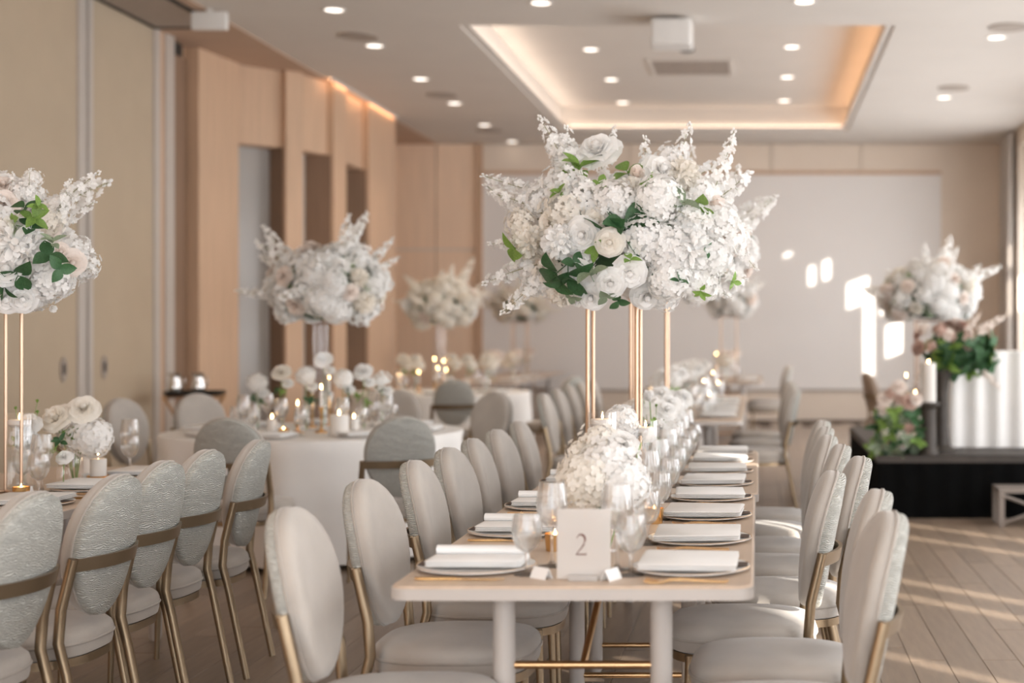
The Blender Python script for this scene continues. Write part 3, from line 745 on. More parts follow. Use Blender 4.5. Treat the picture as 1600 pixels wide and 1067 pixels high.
LEAF = [mesh('leaf_cluster', leafset([(0, .3), (2.1, .5), (4.2, .2)], 1, .40, 1)), mesh('leaf_cluster', leafset([(0.3, .7), (1.6, .3), (3.1, .5), (4.6, .2), (5.6, .9)], 1, .30, 2))]
ONE = mesh('leaf', leafgeo(1, .32, .3))
FLOW = {'rose': (ROSE, 'rose'), 'bud': ([BUD], 'flower_bud'), 'hyd': (HYD, 'hydrangea'), 'phlox': (PHLOX, 'blossom_cluster'), 'mum': (MUM, 'ruffled_bloom')}
def head(t, kind, p, d, size, m, r):
    ms, nm = FLOW[kind]
    q = Vector(d).to_track_quat('Z', 'Y') @ Quaternion((0, 0, 1), r.random() * 6)
    return obj(nm, r.choice(ms), m, t, p, q=q, scale=size)
def put_spray(t, p0, p1, r, m='petal_white', which=None):
    p0, p1 = Vector(p0), Vector(p1); d = p1 - p0; w = SPR[r.randrange(3) if which is None else which]; L0 = (0.34, 0.30, 0.40)[SPR.index(w)]
    q = d.to_track_quat('Z', 'Y') @ Quaternion((0, 0, 1), r.random() * 6)
    o = obj('blossom_spray', w[0], m, t, p0, q=q, scale=d.length / L0); obj('spray_stem', w[1], 'stem', o)
def put_leaf(t, p, d, size, m, r, k=None):
    q = Vector(d).to_track_quat('Z', 'Y') @ Quaternion((0, 0, 1), r.random() * 6)
    obj('leaf_cluster', LEAF[r.randrange(2) if k is None else k], m, t, p, q=q, scale=size)
def fill_bouquet(t, rx, ry, rz, zc, n, r, skip_front=False, pal=('petal_white', 'petal_white', 'petal_cream', 'petal_blush'), k=1.0, nspray=11, nleaf=16, zmin=-0.72):
    for i, d in enumerate(fibo(n, zmin)):
        d = Quaternion((0, 0, 1), 0.7) @ d
        if skip_front and d.y < -0.25 and (skip_front is True or d.x > skip_front): continue
        p = Vector((d.x * rx, d.y * ry, zc + d.z * rz)) * r.uniform(0.95, 1.05)
        kind = ('hyd', 'rose', 'mum', 'phlox', 'rose', 'phlox', 'hyd')[i % 7]
        sz = {'hyd': 0.098, 'rose': 0.06, 'mum': 0.078, 'phlox': 0.085}[kind] * r.uniform(0.85, 1.15) * k
        head(t, kind, p * 0.92 if kind in ('hyd',) else p, d, sz, r.choice(pal) if kind in ('rose', 'mum') else pal[0], r)
    for i in range(nspray):
        a = 2 * PI * i / nspray + r.uniform(-.2, .2); e = r.uniform(-0.25, 1.2)
        if skip_front and math.sin(a) < -0.3: continue
        d = Vector((math.cos(a) * math.cos(e), math.sin(a) * math.cos(e) * ry / rx, math.sin(e)))
        p0 = Vector((d.x * rx * .8, d.y * rx * .8, zc + d.z * rz * .8)); put_spray(t, p0, p0 + (d + Vector((0, 0, .15))) * r.uniform(.22, .34) * k, r, pal[0])
    for i in range(nleaf):
        a = r.random() * 6.28; e = r.uniform(-.7, 1.0); d = Vector((math.cos(a) * math.cos(e), math.sin(a) * math.cos(e), math.sin(e)))
        if skip_front and d.y < -0.3: continue
        put_leaf(t, (d.x * rx * .93, d.y * ry * .93, zc + d.z * rz * .93), d + Vector((0, 0, .3)), r.uniform(.06, .1) * k, r.choice(('leaf_dark', 'leaf_dark', 'leaf_light', 'leaf_grey')), r)

# ---------------------------------------------------------------- tall gold stands and the bouquets on them
def stand(x, y, z0, label, w=0.19, h=0.83, m='rose_gold', rot=0, r=0.0075):
    t = thing('flower_stand', label, 'flower stand', (x, y, z0), rot); a = w / 2
    for sx in (-1, 1):
        for sy in (-1, 1):
            obj('post', tube([(0, 0, 0.0), (0, 0, h)], r, 8), m, t, (sx * a, sy * a, 0))
    sq = [(-a, -a), (a, -a), (a, a), (-a, a)]
    for nm, z in (('base_frame', r), ('top_frame', h - r)):
        obj(nm, join(*[tube([(*sq[i], z), (*sq[(i + 1) % 4], z)], r, 8) for i in range(4)]), m, t)
    obj('top_plate', box(-a, a, -a, a, h - 0.004, h), m, t, smooth=False)
    return t
SX, SY = at(960, Y=5.62, z=0).x, 5.62
stand(SX, SY, 0.75, 'rose gold four-post flower stand at the middle of table two')
ST = 0.75 + 0.83
r = random.Random(11)
mb = thing('flower_arrangement', 'largest sharp white bouquet with green leaves on the rose gold stand of table two', 'bouquet', (SX, SY, ST))
def loc(px, py, dy=0.0):
    p = at(px, py, Y=SY + dy); return p - Vector((SX, SY, ST))
CEN = Vector((0.03, 0.0, 0.26))
def fdir(p, k=0.9):
    d = (p - CEN); d.normalize(); return d + Vector((0, -k * 0.6, 0.05))
# front heads, placed where the photograph shows them
for kind, px, py, size, m, dy in (
    ('rose', 936, 240, .088, 'petal_white', -.10), ('bud', 994, 276, .040, 'petal_blush', -.15), ('rose', 912, 366, .062, 'petal_white', -.33), ('rose', 953, 378, .052, 'petal_cream', -.37),
    ('rose', 984, 424, .060, 'petal_white', -.34), ('rose', 955, 440, .055, 'petal_white', -.36), ('rose', 925, 462, .055, 'petal_white', -.30), ('rose', 905, 428, .058, 'petal_white', -.32),
    ('mum', 875, 378, .070, 'petal_white', -.33), ('hyd', 960, 316, .088, 'petal_white', -.26), ('hyd', 1030, 312, .095, 'petal_white', -.27), ('hyd', 1005, 375, .095, 'petal_white', -.30),
    ('hyd', 1047, 392, .100, 'petal_white', -.28), ('mum', 1077, 388, .085, 'petal_white', -.27), ('hyd', 1045, 435, .085, 'petal_white', -.27), ('mum', 830, 378, .068, 'petal_cream', -.24),
    ('phlox', 812, 350, .062, 'petal_cream', -.2), ('phlox', 840, 310, .07, 'petal_white', -.17), ('phlox', 875, 290, .085, 'petal_white', -.2), ('phlox', 905, 310, .085, 'petal_white', -.24), ('phlox', 880, 332, .085, 'petal_cream', -.26),
    ('phlox', 1125, 345, .075, 'petal_white', -.18), ('phlox', 1145, 372, .07, 'petal_white', -.14), ('phlox', 1115, 405, .085, 'petal_white', -.2), ('phlox', 1095, 440, .08, 'petal_white', -.2), ('hyd', 1080, 345, .08, 'petal_white', -.22),
    ('rose', 1032, 270, .07, 'petal_white', -.12), ('mum', 1065, 275, .075, 'petal_cream', -.1), ('phlox', 1050, 250, .07, 'petal_white', -.05), ('phlox', 885, 245, .07, 'petal_white', -.08), ('phlox', 870, 225, .05, 'petal_white', -.05),
    ('phlox', 860, 420, .07, 'petal_cream', -.24), ('phlox', 838, 440, .06, 'petal_white', -.2), ('mum', 878, 455, .06, 'petal_cream', -.22), ('rose', 1010, 460, .06, 'petal_white', -.22), ('phlox', 1040, 465, .055, 'petal_white', -.2), ('hyd', 905, 395, .07, 'petal_white', -.26),
    ('phlox', 1100, 300, .06, 'petal_white', -.12), ('bud', 1112, 318, .04, 'petal_blush', -.16), ('bud', 904, 470, .022, 'petal_white', -.3), ('rose', 935, 345, .05, 'petal_cream', -.28), ('rose', 860, 350, .05, 'petal_cream', -.24), ('mum', 985, 300, .06, 'petal_cream', -.2)):
    p = loc(px, py, dy); head(mb, kind, p, fdir(p), size, m, r)
for (a, b, c, d, dy, w) in ((890, 285, 845, 184, -.1, 0), (900, 285, 880, 200, -.05, 1), (860, 305, 752, 286, -.12, 2), (850, 335, 770, 300, -.15, 1), (1100, 330, 1142, 204, -.08, 2), (1040, 290, 1076, 194, -.05, 0), (1010, 290, 1000, 215, -.05, 1), (955, 240, 962, 196, -.02, 1),
                            (850, 420, 786, 492, -.2, 0), (855, 410, 758, 445, -.18, 1), (840, 380, 764, 375, -.15, 1), (1120, 360, 1188, 414, -.12, 0), (1130, 330, 1172, 365, -.1, 1), (1110, 420, 1165, 440, -.15, 1), (1100, 440, 1140, 470, -.15, 1), (1120, 315, 1150, 300, -.05, 1), (940, 330, 905, 270, -.22, 1), (1060, 330, 1110, 350, -.3, 1)):
    put_spray(mb, loc(a, b, dy), loc(c, d, dy - .02), r, 'petal_white', w)
for px, py, size, m, dx, dz, dy, k in ((868, 428, .115, 'leaf_dark', -.6, -.6, -.37, 0), (888, 432, .11, 'leaf_dark', .1, -.9, -.38, 1), (898, 412, .06, 'leaf_dark', .6, .4, -.36, 0), (975, 352, .135, 'leaf_dark', .5, .5, -.32, 1), (948, 360, .12, 'leaf_dark', -.5, -.6, -.34, 0), (935, 385, .06, 'leaf_light', -.4, -.5, -.34, 1), (994, 335, .055, 'leaf_dark', .1, .9, -.3, 0),
                                       (905, 262, .085, 'leaf_light', .1, .9, -.16, 1), (893, 270, .045, 'leaf_light', -.6, .5, -.18, 1), (938, 288, .05, 'leaf_light', .4, .4, -.2, 0), (803, 390, .075, 'leaf_light', -.7, -.4, -.26, 0), (980, 268, .085, 'leaf_light', -.3, .8, -.12, 0), (1015, 287, .05, 'leaf_light', .6, .2, -.2, 0),
                                       (1066, 318, .08, 'leaf_grey', .3, .5, -.28, 1), (1092, 322, .085, 'leaf_light', .1, -.8, -.24, 0), (1102, 392, .045, 'leaf_dark', .6, .2, -.28, 1), (922, 428, .075, 'leaf_grey', -.3, .7, -.4, 0), (985, 405, .045, 'leaf_light', .1, .9, -.38, 0), (895, 465, .04, 'leaf_grey', -.4, -.8, -.34, 0), (946, 462, .05, 'leaf_grey', .2, -.8, -.36, 0), (1062, 438, .04, 'leaf_dark', .5, .6, -.33, 1), (1145, 440, .04, 'leaf_light', .7, -.3, -.2, 1), (1095, 455, .04, 'leaf_light', .2, -.7, -.28, 1), (875, 300, .04, 'leaf_light', -.5, .3, -.27, 1), (965, 470, .05, 'leaf_dark', .2, -.6, -.28, 0)):
    put_leaf(mb, loc(px, py, dy), (dx, -.55, dz), size, m, r, k)
fill_bouquet(mb, .33, .26, .20, .17, 34, r, skip_front=True, nspray=10, nleaf=14, zmin=-.6)
obj('foam_core', xf(sphere(1, 16, 10), Matrix.Translation((0.02, 0.0, .16)) @ Matrix.Diagonal((.3, .22, .165, 1))), 'leaf_dark', mb)

def bouquet(x, y, z0, label, seed, rx=.34, ry=.32, rz=.27, n=58, pal=('petal_white', 'petal_white', 'petal_cream', 'petal_blush'), k=1.0, nspray=14, nleaf=30, zc=.22, cat='bouquet', core=True):
    t = thing('flower_arrangement', label, cat, (x, y, z0)); rr = random.Random(seed)
    fill_bouquet(t, rx, ry, rz, zc, n, rr, pal=pal, k=k, nspray=nspray, nleaf=nleaf)
    if core: obj('foam_core', xf(sphere(1, 14, 8), Matrix.Translation((0, 0, zc * .75 + 0.01)) @ Matrix.Diagonal((rx * .78, ry * .78, zc * .75, 1))), 'leaf_dark', t)
    return t
# partition-side table
S1 = Vector((-2.935, 5.407, 0))
stand(S1.x, 5.407, 0.75, 'thin gold flower stand on the partition-side table', 0.19, 0.72, 'rose_gold', -0.8, 0.006)
b1 = thing('flower_arrangement', 'white and blush bouquet with a long blossom spike in front of the partition', 'bouquet', (S1.x, 5.407, 0.75 + .72)); r1 = random.Random(5)
def l1(px, py, dy=0.0): return at(px, py, Y=5.407 + dy) - Vector((S1.x, 5.407, 1.47))
for kind, px, py, size, m, dy in (('mum', 22, 378, .095, 'petal_white', -.3), ('mum', 48, 392, .08, 'petal_white', -.28), ('rose', 5, 292, .045, 'petal_blush', -.1), ('rose', 8, 318, .05, 'petal_blush', -.15), ('phlox', 38, 298, .05, 'petal_white', -.1), ('phlox', 50, 305, .05, 'petal_white', -.08), ('phlox', 52, 278, .035, 'petal_white', -.05),
    ('rose', 10, 418, .07, 'petal_white', -.32), ('phlox', 75, 345, .06, 'petal_cream', -.12), ('phlox', 88, 330, .055, 'petal_white', -.08), ('rose', 93, 393, .032, 'petal_blush', -.2), ('rose', 110, 410, .05, 'petal_blush', -.18), ('phlox', 118, 392, .06, 'petal_white', -.1), ('phlox', 130, 415, .06, 'petal_white', -.08), ('hyd', 75, 435, .085, 'petal_white', -.22), ('phlox', 92, 440, .06, 'petal_white', -.16),
    ('rose', 10, 465, .055, 'petal_white', -.28), ('rose', 35, 465, .055, 'petal_white', -.27), ('phlox', 60, 465, .045, 'petal_white', -.2), ('bud', 82, 480, .02, 'petal_white', -.2), ('hyd', -10, 440, .08, 'petal_white', -.25), ('hyd', -20, 340, .09, 'petal_white', -.2), ('phlox', 25, 340, .05, 'petal_cream', -.12), ('phlox', 60, 360, .05, 'petal_cream', -.12), ('rose', 68, 375, .035, 'petal_cream', -.1), ('hyd', 50, 420, .08, 'petal_cream', -.15)):
    p = l1(px, py, dy); head(b1, kind, p, (p - Vector((0, 0, .24))).normalized() + Vector((0, -.55, .05)), size, m, r1)
for (a, b, c, d, w) in ((72, 345, 152, 272, 2), (85, 345, 118, 285, 1), (45, 320, 52, 266, 1), (15, 300, 20, 268, 1), (115, 405, 148, 430, 1), (110, 400, 140, 385, 1), (80, 440, 105, 445, 1)):
    put_spray(b1, l1(a, b, -.1), l1(c, d, -.12), r1, 'petal_white', w)
for px, py, size, m, dx, dz in ((38, 325, .07, 'leaf_dark', -.2, .8), (52, 340, .06, 'leaf_light', .5, .3), (25, 352, .07, 'leaf_light', -.6, .1), (60, 322, .04, 'leaf_light', .7, .5), (75, 400, .07, 'leaf_dark', .3, .3), (92, 420, .06, 'leaf_dark', .7, -.2), (28, 430, .08, 'leaf_dark', .3, -.5), (48, 355, .06, 'leaf_dark', .3, .7), (5, 450, .06, 'leaf_dark', -.4, -.4), (82, 378, .05, 'leaf_grey', .2, .8)):
    put_leaf(b1, l1(px, py, -.33), (dx, -.5, dz), size, m, r1)
fill_bouquet(b1, .25, .23, .23, .23, 44, r1, skip_front=-0.15, nspray=7, nleaf=12)
obj('foam_core', xf(sphere(1, 14, 8), Matrix.Translation((0, 0, .17)) @ Matrix.Diagonal((.18, .17, .165, 1))), 'leaf_dark', b1)
# round table: clear stand
def clear_stand(x, y, label, h):
    t = thing('flower_stand', label, 'flower stand', (x, y, 0.75))
    obj('glass_column', openlathe([(0.055, 0), (0.05, 0.02), (0.045, h * .5), (0.05, h - .01), (0.07, h)], 20), 'clear_stand', t)
    obj('base_disc', lathe([(0.1, 0), (0.1, 0.008), (0.056, 0.014), (0.001, 0.014)], 20), 'clear_stand', t)
    obj('top_disc', lathe([(0.09, h - .002), (0.09, h + .006), (0.001, h + .006)], 20), 'clear_stand', t)
clear_stand(RT[0] + .02, RT[1] + .05, 'tall clear glass flower stand on the round table', .68)
bouquet(RT[0] + .06, RT[1] + .05, 1.437, 'soft white bouquet with dark green centre on the round table', 21, .33, .3, .24, 54)
clear_stand(RT2[0], RT2[1], 'clear glass flower stand on the far round table', .68)
bouquet(RT2[0], RT2[1], 1.437, 'cream blurred bouquet above the far round table', 22, .34, .3, .25, 50, ('petal_cream', 'petal_white', 'petal_cream', 'petal_blush'), nleaf=6)
stand(-.545, 7.12, .75, 'gold flower stand at the far end of table two', .175, .80, 'rose_gold', 0.0)
bouquet(-.40, 7.12, 1.55, 'white bouquet mostly hidden behind the largest bouquet of table two', 23, .34, .28, .24, 50)
stand(T5C + .03, 18.2, .75, 'gold flower stand on the table before the projection screen', .2, .82, 'rose_gold')
bouquet(T5C + .06, 18.2, 1.57, 'small pale bouquet on the table before the projection screen', 24, .3, .28, .24, 36, nleaf=6)
stand(T3C + .05, 20.0, .75, 'gold flower stand on the table by the wood piers', .2, .76, 'rose_gold')
bouquet(T3C + .05, 20.0, 1.51, 'cream blurred bouquet on the table by the wood piers', 25, .36, .3, .26, 40, ('petal_cream', 'petal_cream', 'petal_blush', 'petal_white'), nleaf=5)

# ---------------------------------------------------------------- tableware
ZT = 0.75
GOB = openlathe([(0.0005, 0.0), (0.0335, 0.0), (0.033, 0.002), (0.012, 0.006), (0.0055, 0.014), (0.005, 0.040), (0.007, 0.056), (0.026, 0.070), (0.037, 0.092), (0.040, 0.112), (0.038, 0.136), (0.034, 0.158), (0.0330, 0.158), (0.0370, 0.136), (0.0390, 0.112), (0.036, 0.093), (0.025, 0.072), (0.0005, 0.066)], 22)
WINE = openlathe([(0.0005, 0.0), (0.0375, 0.0), (0.037, 0.002), (0.012, 0.006), (0.0042, 0.016), (0.0038, 0.090), (0.007, 0.100), (0.028, 0.118), (0.040, 0.142), (0.0425, 0.165), (0.038, 0.200), (0.034, 0.225), (0.0330, 0.225), (0.0370, 0.200), (0.0414, 0.165), (0.039, 0.143), (0.027, 0.120), (0.0005, 0.110)], 22)
m_gob = mesh('bowl_and_stem', GOB); m_wine = mesh('bowl_and_stem', WINE)
m_gobw = mesh('water', lathe([(0.001, 0.068), (0.024, 0.074), (0.035, 0.093), (0.0388, 0.112), (0.0378, 0.128), (0.001, 0.128)], 22))
m_pl = mesh('plate', lathe([(0.001, 0.001), (0.118, 0.001), (0.128, 0.003), (0.157, 0.009), (0.158, 0.0125), (0.154, 0.0128), (0.12, 0.008), (0.001, 0.007)], 40))
m_rim = mesh('gold_rim', tube([(0.157 * math.cos(2 * PI * k / 40), 0.157 * math.sin(2 * PI * k / 40), 0.0125) for k in range(41)], 0.0011, 5, False))
def napk(w, d, seed):
    r = random.Random(seed); layers = []
    for j in range(3):
        rs = []
        z0 = 0.0062 * j
        for z, k in ((z0 + .0003, 0.004), (z0 + .003, 0.0), (z0 + .0058, 0.004)):
            rs.append([(x + 0.004 * (j - 1) * r.uniform(-1, 1), y - 0.003 * j, z + 0.0018 * math.sin(9 * x + 4 * y + seed)) for x, y in rrect(w - 2 * k, d - 2 * k, 0.008, 2)])
        layers.append(rings(rs))
    return join(*layers)
m_nap = [mesh('napkin', napk(.255, .25, s)) for s in (1, 2, 3)]
roll = rings([[(x, .020 * math.cos(a) * (1 + .1 * math.sin(20 * x)), .012 + .012 * math.sin(a)) for a in [2 * PI * k / 12 for k in range(12)]] for x in [-.12 + .24 * i / 10 for i in range(11)]])
m_nap_roll = mesh('napkin', join(napk(.25, .16, 5), mv(roll, 0, .045, .016)))
m_menu = mesh('menu_card', box(-.138, .138, -.035, .035, 0, .0015), False)
def fork_geo():
    hv = [rings([[(x, w, z + .0012) , (x, -w, z + .0012), (x, -w, z - .0012), (x, w, z - .0012)] for x, w, z in ((-.10, .0065, .003), (-.06, .006, .004), (.02, .0042, .008), (.045, .005, .007), (.06, .0115, .004), (.072, .0125, .003))])]
    for k in range(4):
        y = -.0105 + .007 * k; hv.append(rings([[(x, y + .0018, z + .001), (x, y - .0018, z + .001), (x, y - .0018, z - .001), (x, y + .0018, z - .001)] for x, z in ((.071, .003), (.09, .0035), (.108, .007))]))
    return join(*hv)
def knife_geo():
    return rings([[(x, w, z + t), (x, -w2, z + t * .6), (x, -w2, z - t * .6), (x, w, z - t)] for x, w, w2, z, t in ((-.115, .006, .006, .004, .003), (-.10, .008, .008, .004, .0036), (-.02, .007, .007, .004, .0036), (0.0, .0058, .0052, .0035, .002), (.02, .0065, .009, .003, .0014), (.08, .0065, .010, .003, .0012), (.10, .0060, .004, .003, .001), (.112, .0050, -.003, .003, .0008))])
m_fork = mesh('fork', fork_geo()); m_knife = mesh('knife', knife_geo())
m_tent = mesh('place_card', ([(a * .72, b * .8, c * .62) for a, b, c in [(-.04, -.018, 0), (.04, -.018, 0), (.04, 0, .045), (-.04, 0, .045), (.04, .018, 0), (-.04, .018, 0), (-.04, -.0165, 0), (.04, -.0165, 0), (.04, 0, .042), (-.04, 0, .042), (.04, .0165, 0), (-.04, .0165, 0)]],
     [(0, 1, 2, 3), (3, 2, 4, 5), (7, 6, 9, 8), (8, 9, 11, 10), (1, 0, 6, 7), (5, 4, 10, 11), (1, 7, 8, 2), (2, 8, 10, 4), (0, 3, 9, 6), (3, 5, 11, 9)]), False)
def setting(cx, y, side, who, seed, forks=2, knife=True, z=ZT, gl=True, roll_=False, card=True, menu=True, gx_=None, gy_=0.0):
    """side -1: the diner sits on the partition side, +1: on the window side"""
    r = random.Random(seed)
    px = cx + side * 0.285
    build('charger_plate', (('plate', m_pl, 'china', None), ('gold_rim', m_rim, 'cutlery_gold', None)), 'gold-rimmed charger plate at ' + who, 'plate', (px, y, z), 0, 'charger plates')
    if menu: obj('menu_card', m_menu, 'card_dark', None, (px + side * .012, y, z + .0131), r.uniform(-.04, .04), 'dark menu card at ' + who, 'menu card', 'menu cards')
    nm = m_nap_roll if roll_ else m_nap[seed % 3]
    obj('napkin', nm, 'napkin', None, (px - side * .004, y, z + .0148), r.uniform(-.05, .05), 'folded white napkin at ' + who, 'napkin', 'folded napkins')
    ns = -1 if side > 0 else 1
    for k in range(forks):
        obj('fork', m_fork, 'cutlery_gold', None, (px + r.uniform(-.01, .01), y + ns * (.182 + .024 * k), z), (0 if side < 0 else PI) + r.uniform(-.05, .05), ('inner', 'outer')[k] + ' gold fork at ' + who, 'fork', 'gold forks')
    if knife: obj('knife', m_knife, 'cutlery_gold', None, (px + r.uniform(-.01, .01), y - ns * .185, z), (0 if side < 0 else PI) + r.uniform(-.05, .05), 'gold knife at ' + who, 'knife', 'gold knives')
    if gl:
        gx = cx + side * 0.135 if gx_ is None else gx_
        build('water_goblet', (('bowl_and_stem', m_gob, 'crystal', None), ('water', m_gobw, 'water', None)), 'short water goblet at ' + who, 'glass', (gx, y - .10 + gy_ + r.uniform(-.02, .02), z), r.random(), 'water goblets')
        obj('wine_glass', m_wine, 'crystal', None, (gx - side * .045, y + .01 + gy_ + r.uniform(-.02, .02), z), r.random(), 'tall empty wine glass at ' + who, 'glass', 'wine glasses')
    if card: obj('place_card', m_tent, 'paper', None, (cx + side * .09, y - .155, z), side * .9 + r.uniform(-.2, .2), 'folded white place card at ' + who, 'place card', 'place cards')
for i, y in enumerate((3.78, 4.44, 5.08, 5.88, 6.34, 6.80, 7.25)):
    setting(TC - .0, y, -1, '%s place from the number two sign, partition side' % ORD[i], 30 + i, forks=1, roll_=True, card=i < 3)
for i, y in enumerate((3.76, 4.28, 4.82, 5.34, 5.84, 6.34, 6.84, 7.27)):
    setting(TC + .0, y, 1, '%s place from the number two sign, window side' % ORD[i], 50 + i, forks=2, knife=i < 5, card=i < 4)
for i, y in enumerate((6.18, 5.66, 5.15, 4.62)):
    setting(T1C - .03, y, 1, '%s place from the round table, partition-side table' % ORD[i], 70 + i, forks=2, gx_=(-2.835, -2.93, -2.76, -2.835)[i], gy_=(.33, .12, .40, .3)[i])

# acrylic number stand
p = at(912, 906, ZT)
t = thing('table_number', 'frosted acrylic table number sign reading 2 on the near end of table two', 'table number', (p.x, 3.60, ZT))
obj('acrylic_panel', xf(slab(.136, .178, .004, -.002, .002, .001), Matrix.Translation((0, 0, .091)) @ Matrix.Rotation(PI / 2, 4, 'X')), 'frosted', t)
obj('acrylic_foot', mv(slab(.075, .05, .004, 0, .014, .002), 0, 0, 0), 'frosted', t)
cu = bpy.data.curves.new('numeral', 'FONT'); cu.body = '2'; cu.size = .088; cu.align_x = 'CENTER'; cu.align_y = 'CENTER'; cu.extrude = .0006
to = bpy.data.objects.new('numeral_source', cu); C.objects.link(to)
# a slim numeral with contrast drawn as a ribbon instead of the built-in face
bpy.data.objects.remove(to); bpy.data.curves.remove(cu)
pts = []
for k in range(15):
    a = math.radians(165 - k * 15); pts.append((-.001 + .0105 * math.cos(a), .013 + .0125 * math.sin(a), .0008 + .0017 * max(0, math.sin((k - 2) / 12 * PI)) ))
pts += [(.0065, .001, .0017), (.000, -.0085, .0013), (-.007, -.0165, .0010), (-.0125, -.0235, .0010)]
V, Fc = [], []
for i, (x, z, w) in enumerate(pts):
    a, b = pts[max(i - 1, 0)], pts[min(i + 1, len(pts) - 1)]; tx, tz = b[0] - a[0], b[1] - a[1]; L = math.hypot(tx, tz); nx, nz = -tz / L * w, tx / L * w
    for yy in (-.0004, .0004): V += [(x + nx, yy, z + nz), (x - nx, yy, z - nz)]
for i in range(len(pts) - 1):
    a, b = i * 4, i * 4 + 4; Fc += [(a, a + 1, b + 1, b), (a + 2, b + 2, b + 3, a + 3), (a, b, b + 2, a + 2), (a + 1, a + 3, b + 3, b + 1)]
Fc += [(0, 2, 3, 1)]
num = join((V, Fc), box(-.0130, .0125, -.0004, .0004, -.0252, -.0222), box(.0118, .0128, -.0004, .0004, -.0245, -.020))
obj('numeral', xf(num, Matrix.Translation((-.006, -.0026, .089)) @ Matrix.Scale(1.02, 4)), 'numeral', t, smooth=False)

# candles, vases
def flame(parent, z, s=1.0):
    obj('flame', lathe([(.001, 0), (.0035 * s, .004 * s), (.0042 * s, .009 * s), (.0022 * s, .018 * s), (.0003, .026 * s)], 8), 'flame', parent, (0, 0, z))
    obj('wick', tube([(0, 0, -.006), (0, 0, .004)], .0007, 5), 'dark_metal', parent, (0, 0, z))
FLM = {}
def floating_candle(x, y, h, label, rad=.05, z=ZT):
    t = thing('floating_candle', label, 'candle', (x, y, z))
    obj('glass_cylinder', openlathe([(.001, .003), (rad - .003, .003), (rad, .008), (rad, h - .002), (rad - .001, h)], 28), 'glass', t)
    obj('water', lathe([(.001, .009), (rad - .004, .009), (rad - .004, h - .055), (.001, h - .055)], 24), 'water', t)
    obj('floating_wax', lathe([(.001, h - .062), (rad * .55, h - .058), (rad * .86, h - .045), (rad * .88, h - .03), (rad * .8, h - .026), (.001, h - .029)], 24), 'wax', t)
    flame(t, h - .026)
def pillar_candle(x, y, label, h=.09, rad=.028, gold=True, z=ZT, lit=True):
    t = thing('pillar_candle', label, 'candle', (x, y, z))
    if gold: obj('gold_dish', lathe([(.001, 0), (rad * 1.3, 0), (rad * 1.42, .02), (rad * 1.3, .02), (rad * 1.2, .004), (.001, .004)], 20), 'cutlery_gold', t)
    z0 = .005 if gold else 0
    obj('wax_pillar', lathe([(rad, z0), (rad, z0 + h), (rad * .85, z0 + h + .002), (.001, z0 + h - .004)], 20), 'wax', t)
    if lit: flame(t, z0 + h, 1.1)
def votive(x, y, label, z=ZT):
    t = thing('votive_candle', label, 'candle', (x, y, z))
    obj('gold_cup', openlathe([(.001, 0), (.026, 0), (.031, .05), (.029, .05), (.025, .004), (.001, .004)], 16), 'cutlery_gold', t)
    obj('wax_fill', lathe([(.001, .005), (.025, .005), (.028, .034), (.001, .034)], 14), 'wax', t)
    flame(t, .036)
def stick_candle(x, y, h, label, z=ZT):
    t = thing('candlestick', label, 'candle', (x, y, z))
    obj('gold_stick', lathe([(.04, 0), (.04, .006), (.008, .02), (.006, h * .5), (.012, h * .55), (.006, h * .6), (.014, h - .02), (.016, h), (.001, h)], 16), 'cutlery_gold', t)
    obj('taper', lathe([(.011, h), (.009, h + .11), (.001, h + .112)], 12), 'wax', t)
    flame(t, h + .112, 1.2)
def posy(x, y, label, heads, seed, vh=.14, vr=.03, z=ZT, buds=0, leaves=3):
    """clear bud vase; heads: (kind, dx, dy, height, size, material)"""
    t = thing('posy_vase', label, 'flower vase', (x, y, z)); r = random.Random(seed)
    obj('vase', openlathe([(.001, .003), (vr * .9, .003), (vr, .02), (vr * 1.0, vh * .6), (vr * .8, vh * .8), (vr * .95, vh)], 20), 'glass', t)
    for kind, dx, dy, h, sz, m in heads:
        p = Vector((dx, dy, h)); d = Vector((dx * 4, dy * 2 - .55, .5))
        head(t, kind, p, d, sz, m, r)
        obj('stem', tube([(dx * .1, dy * .1, .012), (dx * .35, dy * .35, vh * .9), (dx * .9, dy * .9, h - .2 * sz)], .0022, 5), 'stem_green', t)
    for i in range(leaves):
        a = r.random() * 6.28; put_leaf(t, (.03 * math.cos(a), .03 * math.sin(a), vh + r.uniform(.0, .08)), (math.cos(a), math.sin(a), .6), r.uniform(.03, .05), r.choice(('leaf_dark', 'leaf_light')), r)
    for i in range(buds):
        a = r.random() * 6.28; e = Vector((.05 * math.cos(a), .05 * math.sin(a), vh + r.uniform(.12, .2)))
        head(t, 'bud', e, (0, 0, 1), .009, 'leaf_light', r); obj('stem', tube([(0, 0, vh * .5), e], .0012, 5), 'stem_green', t)
    return t
# table two, from the sign to the far end
posy(-.435, 4.06, 'full cream hydrangea posy just behind the number two sign', (('hyd', -.05, -.03, .205, .092, 'petal_cream'), ('hyd', .05, -.05, .20, .08, 'petal_white'), ('hyd', .01, .0, .255, .088, 'petal_white'), ('phlox', -.03, .03, .315, .055, 'petal_cream'), ('phlox', -.075, .02, .28, .045, 'petal_cream'), ('rose', .035, .05, .30, .05, 'petal_white'), ('bud', .11, .02, .315, .028, 'petal_white')), 31, .13, .036, leaves=8)
floating_candle(at(945, Y=5.28, z=0).x, 5.20, .335, 'tall ribbed glass cylinder with floating candle left of the rose gold stand', .052)
floating_candle(-.43, 5.42, .29, 'glass cylinder with floating candle right of the rose gold stand', .045)
posy(-.52, 5.38, 'single white hydrangea vase between the posts of rose gold stand', (('hyd', 0, 0, .29, .062, 'petal_white'), ('hyd', .02, .03, .25, .05, 'petal_white')), 33, .16, .03, leaves=1)
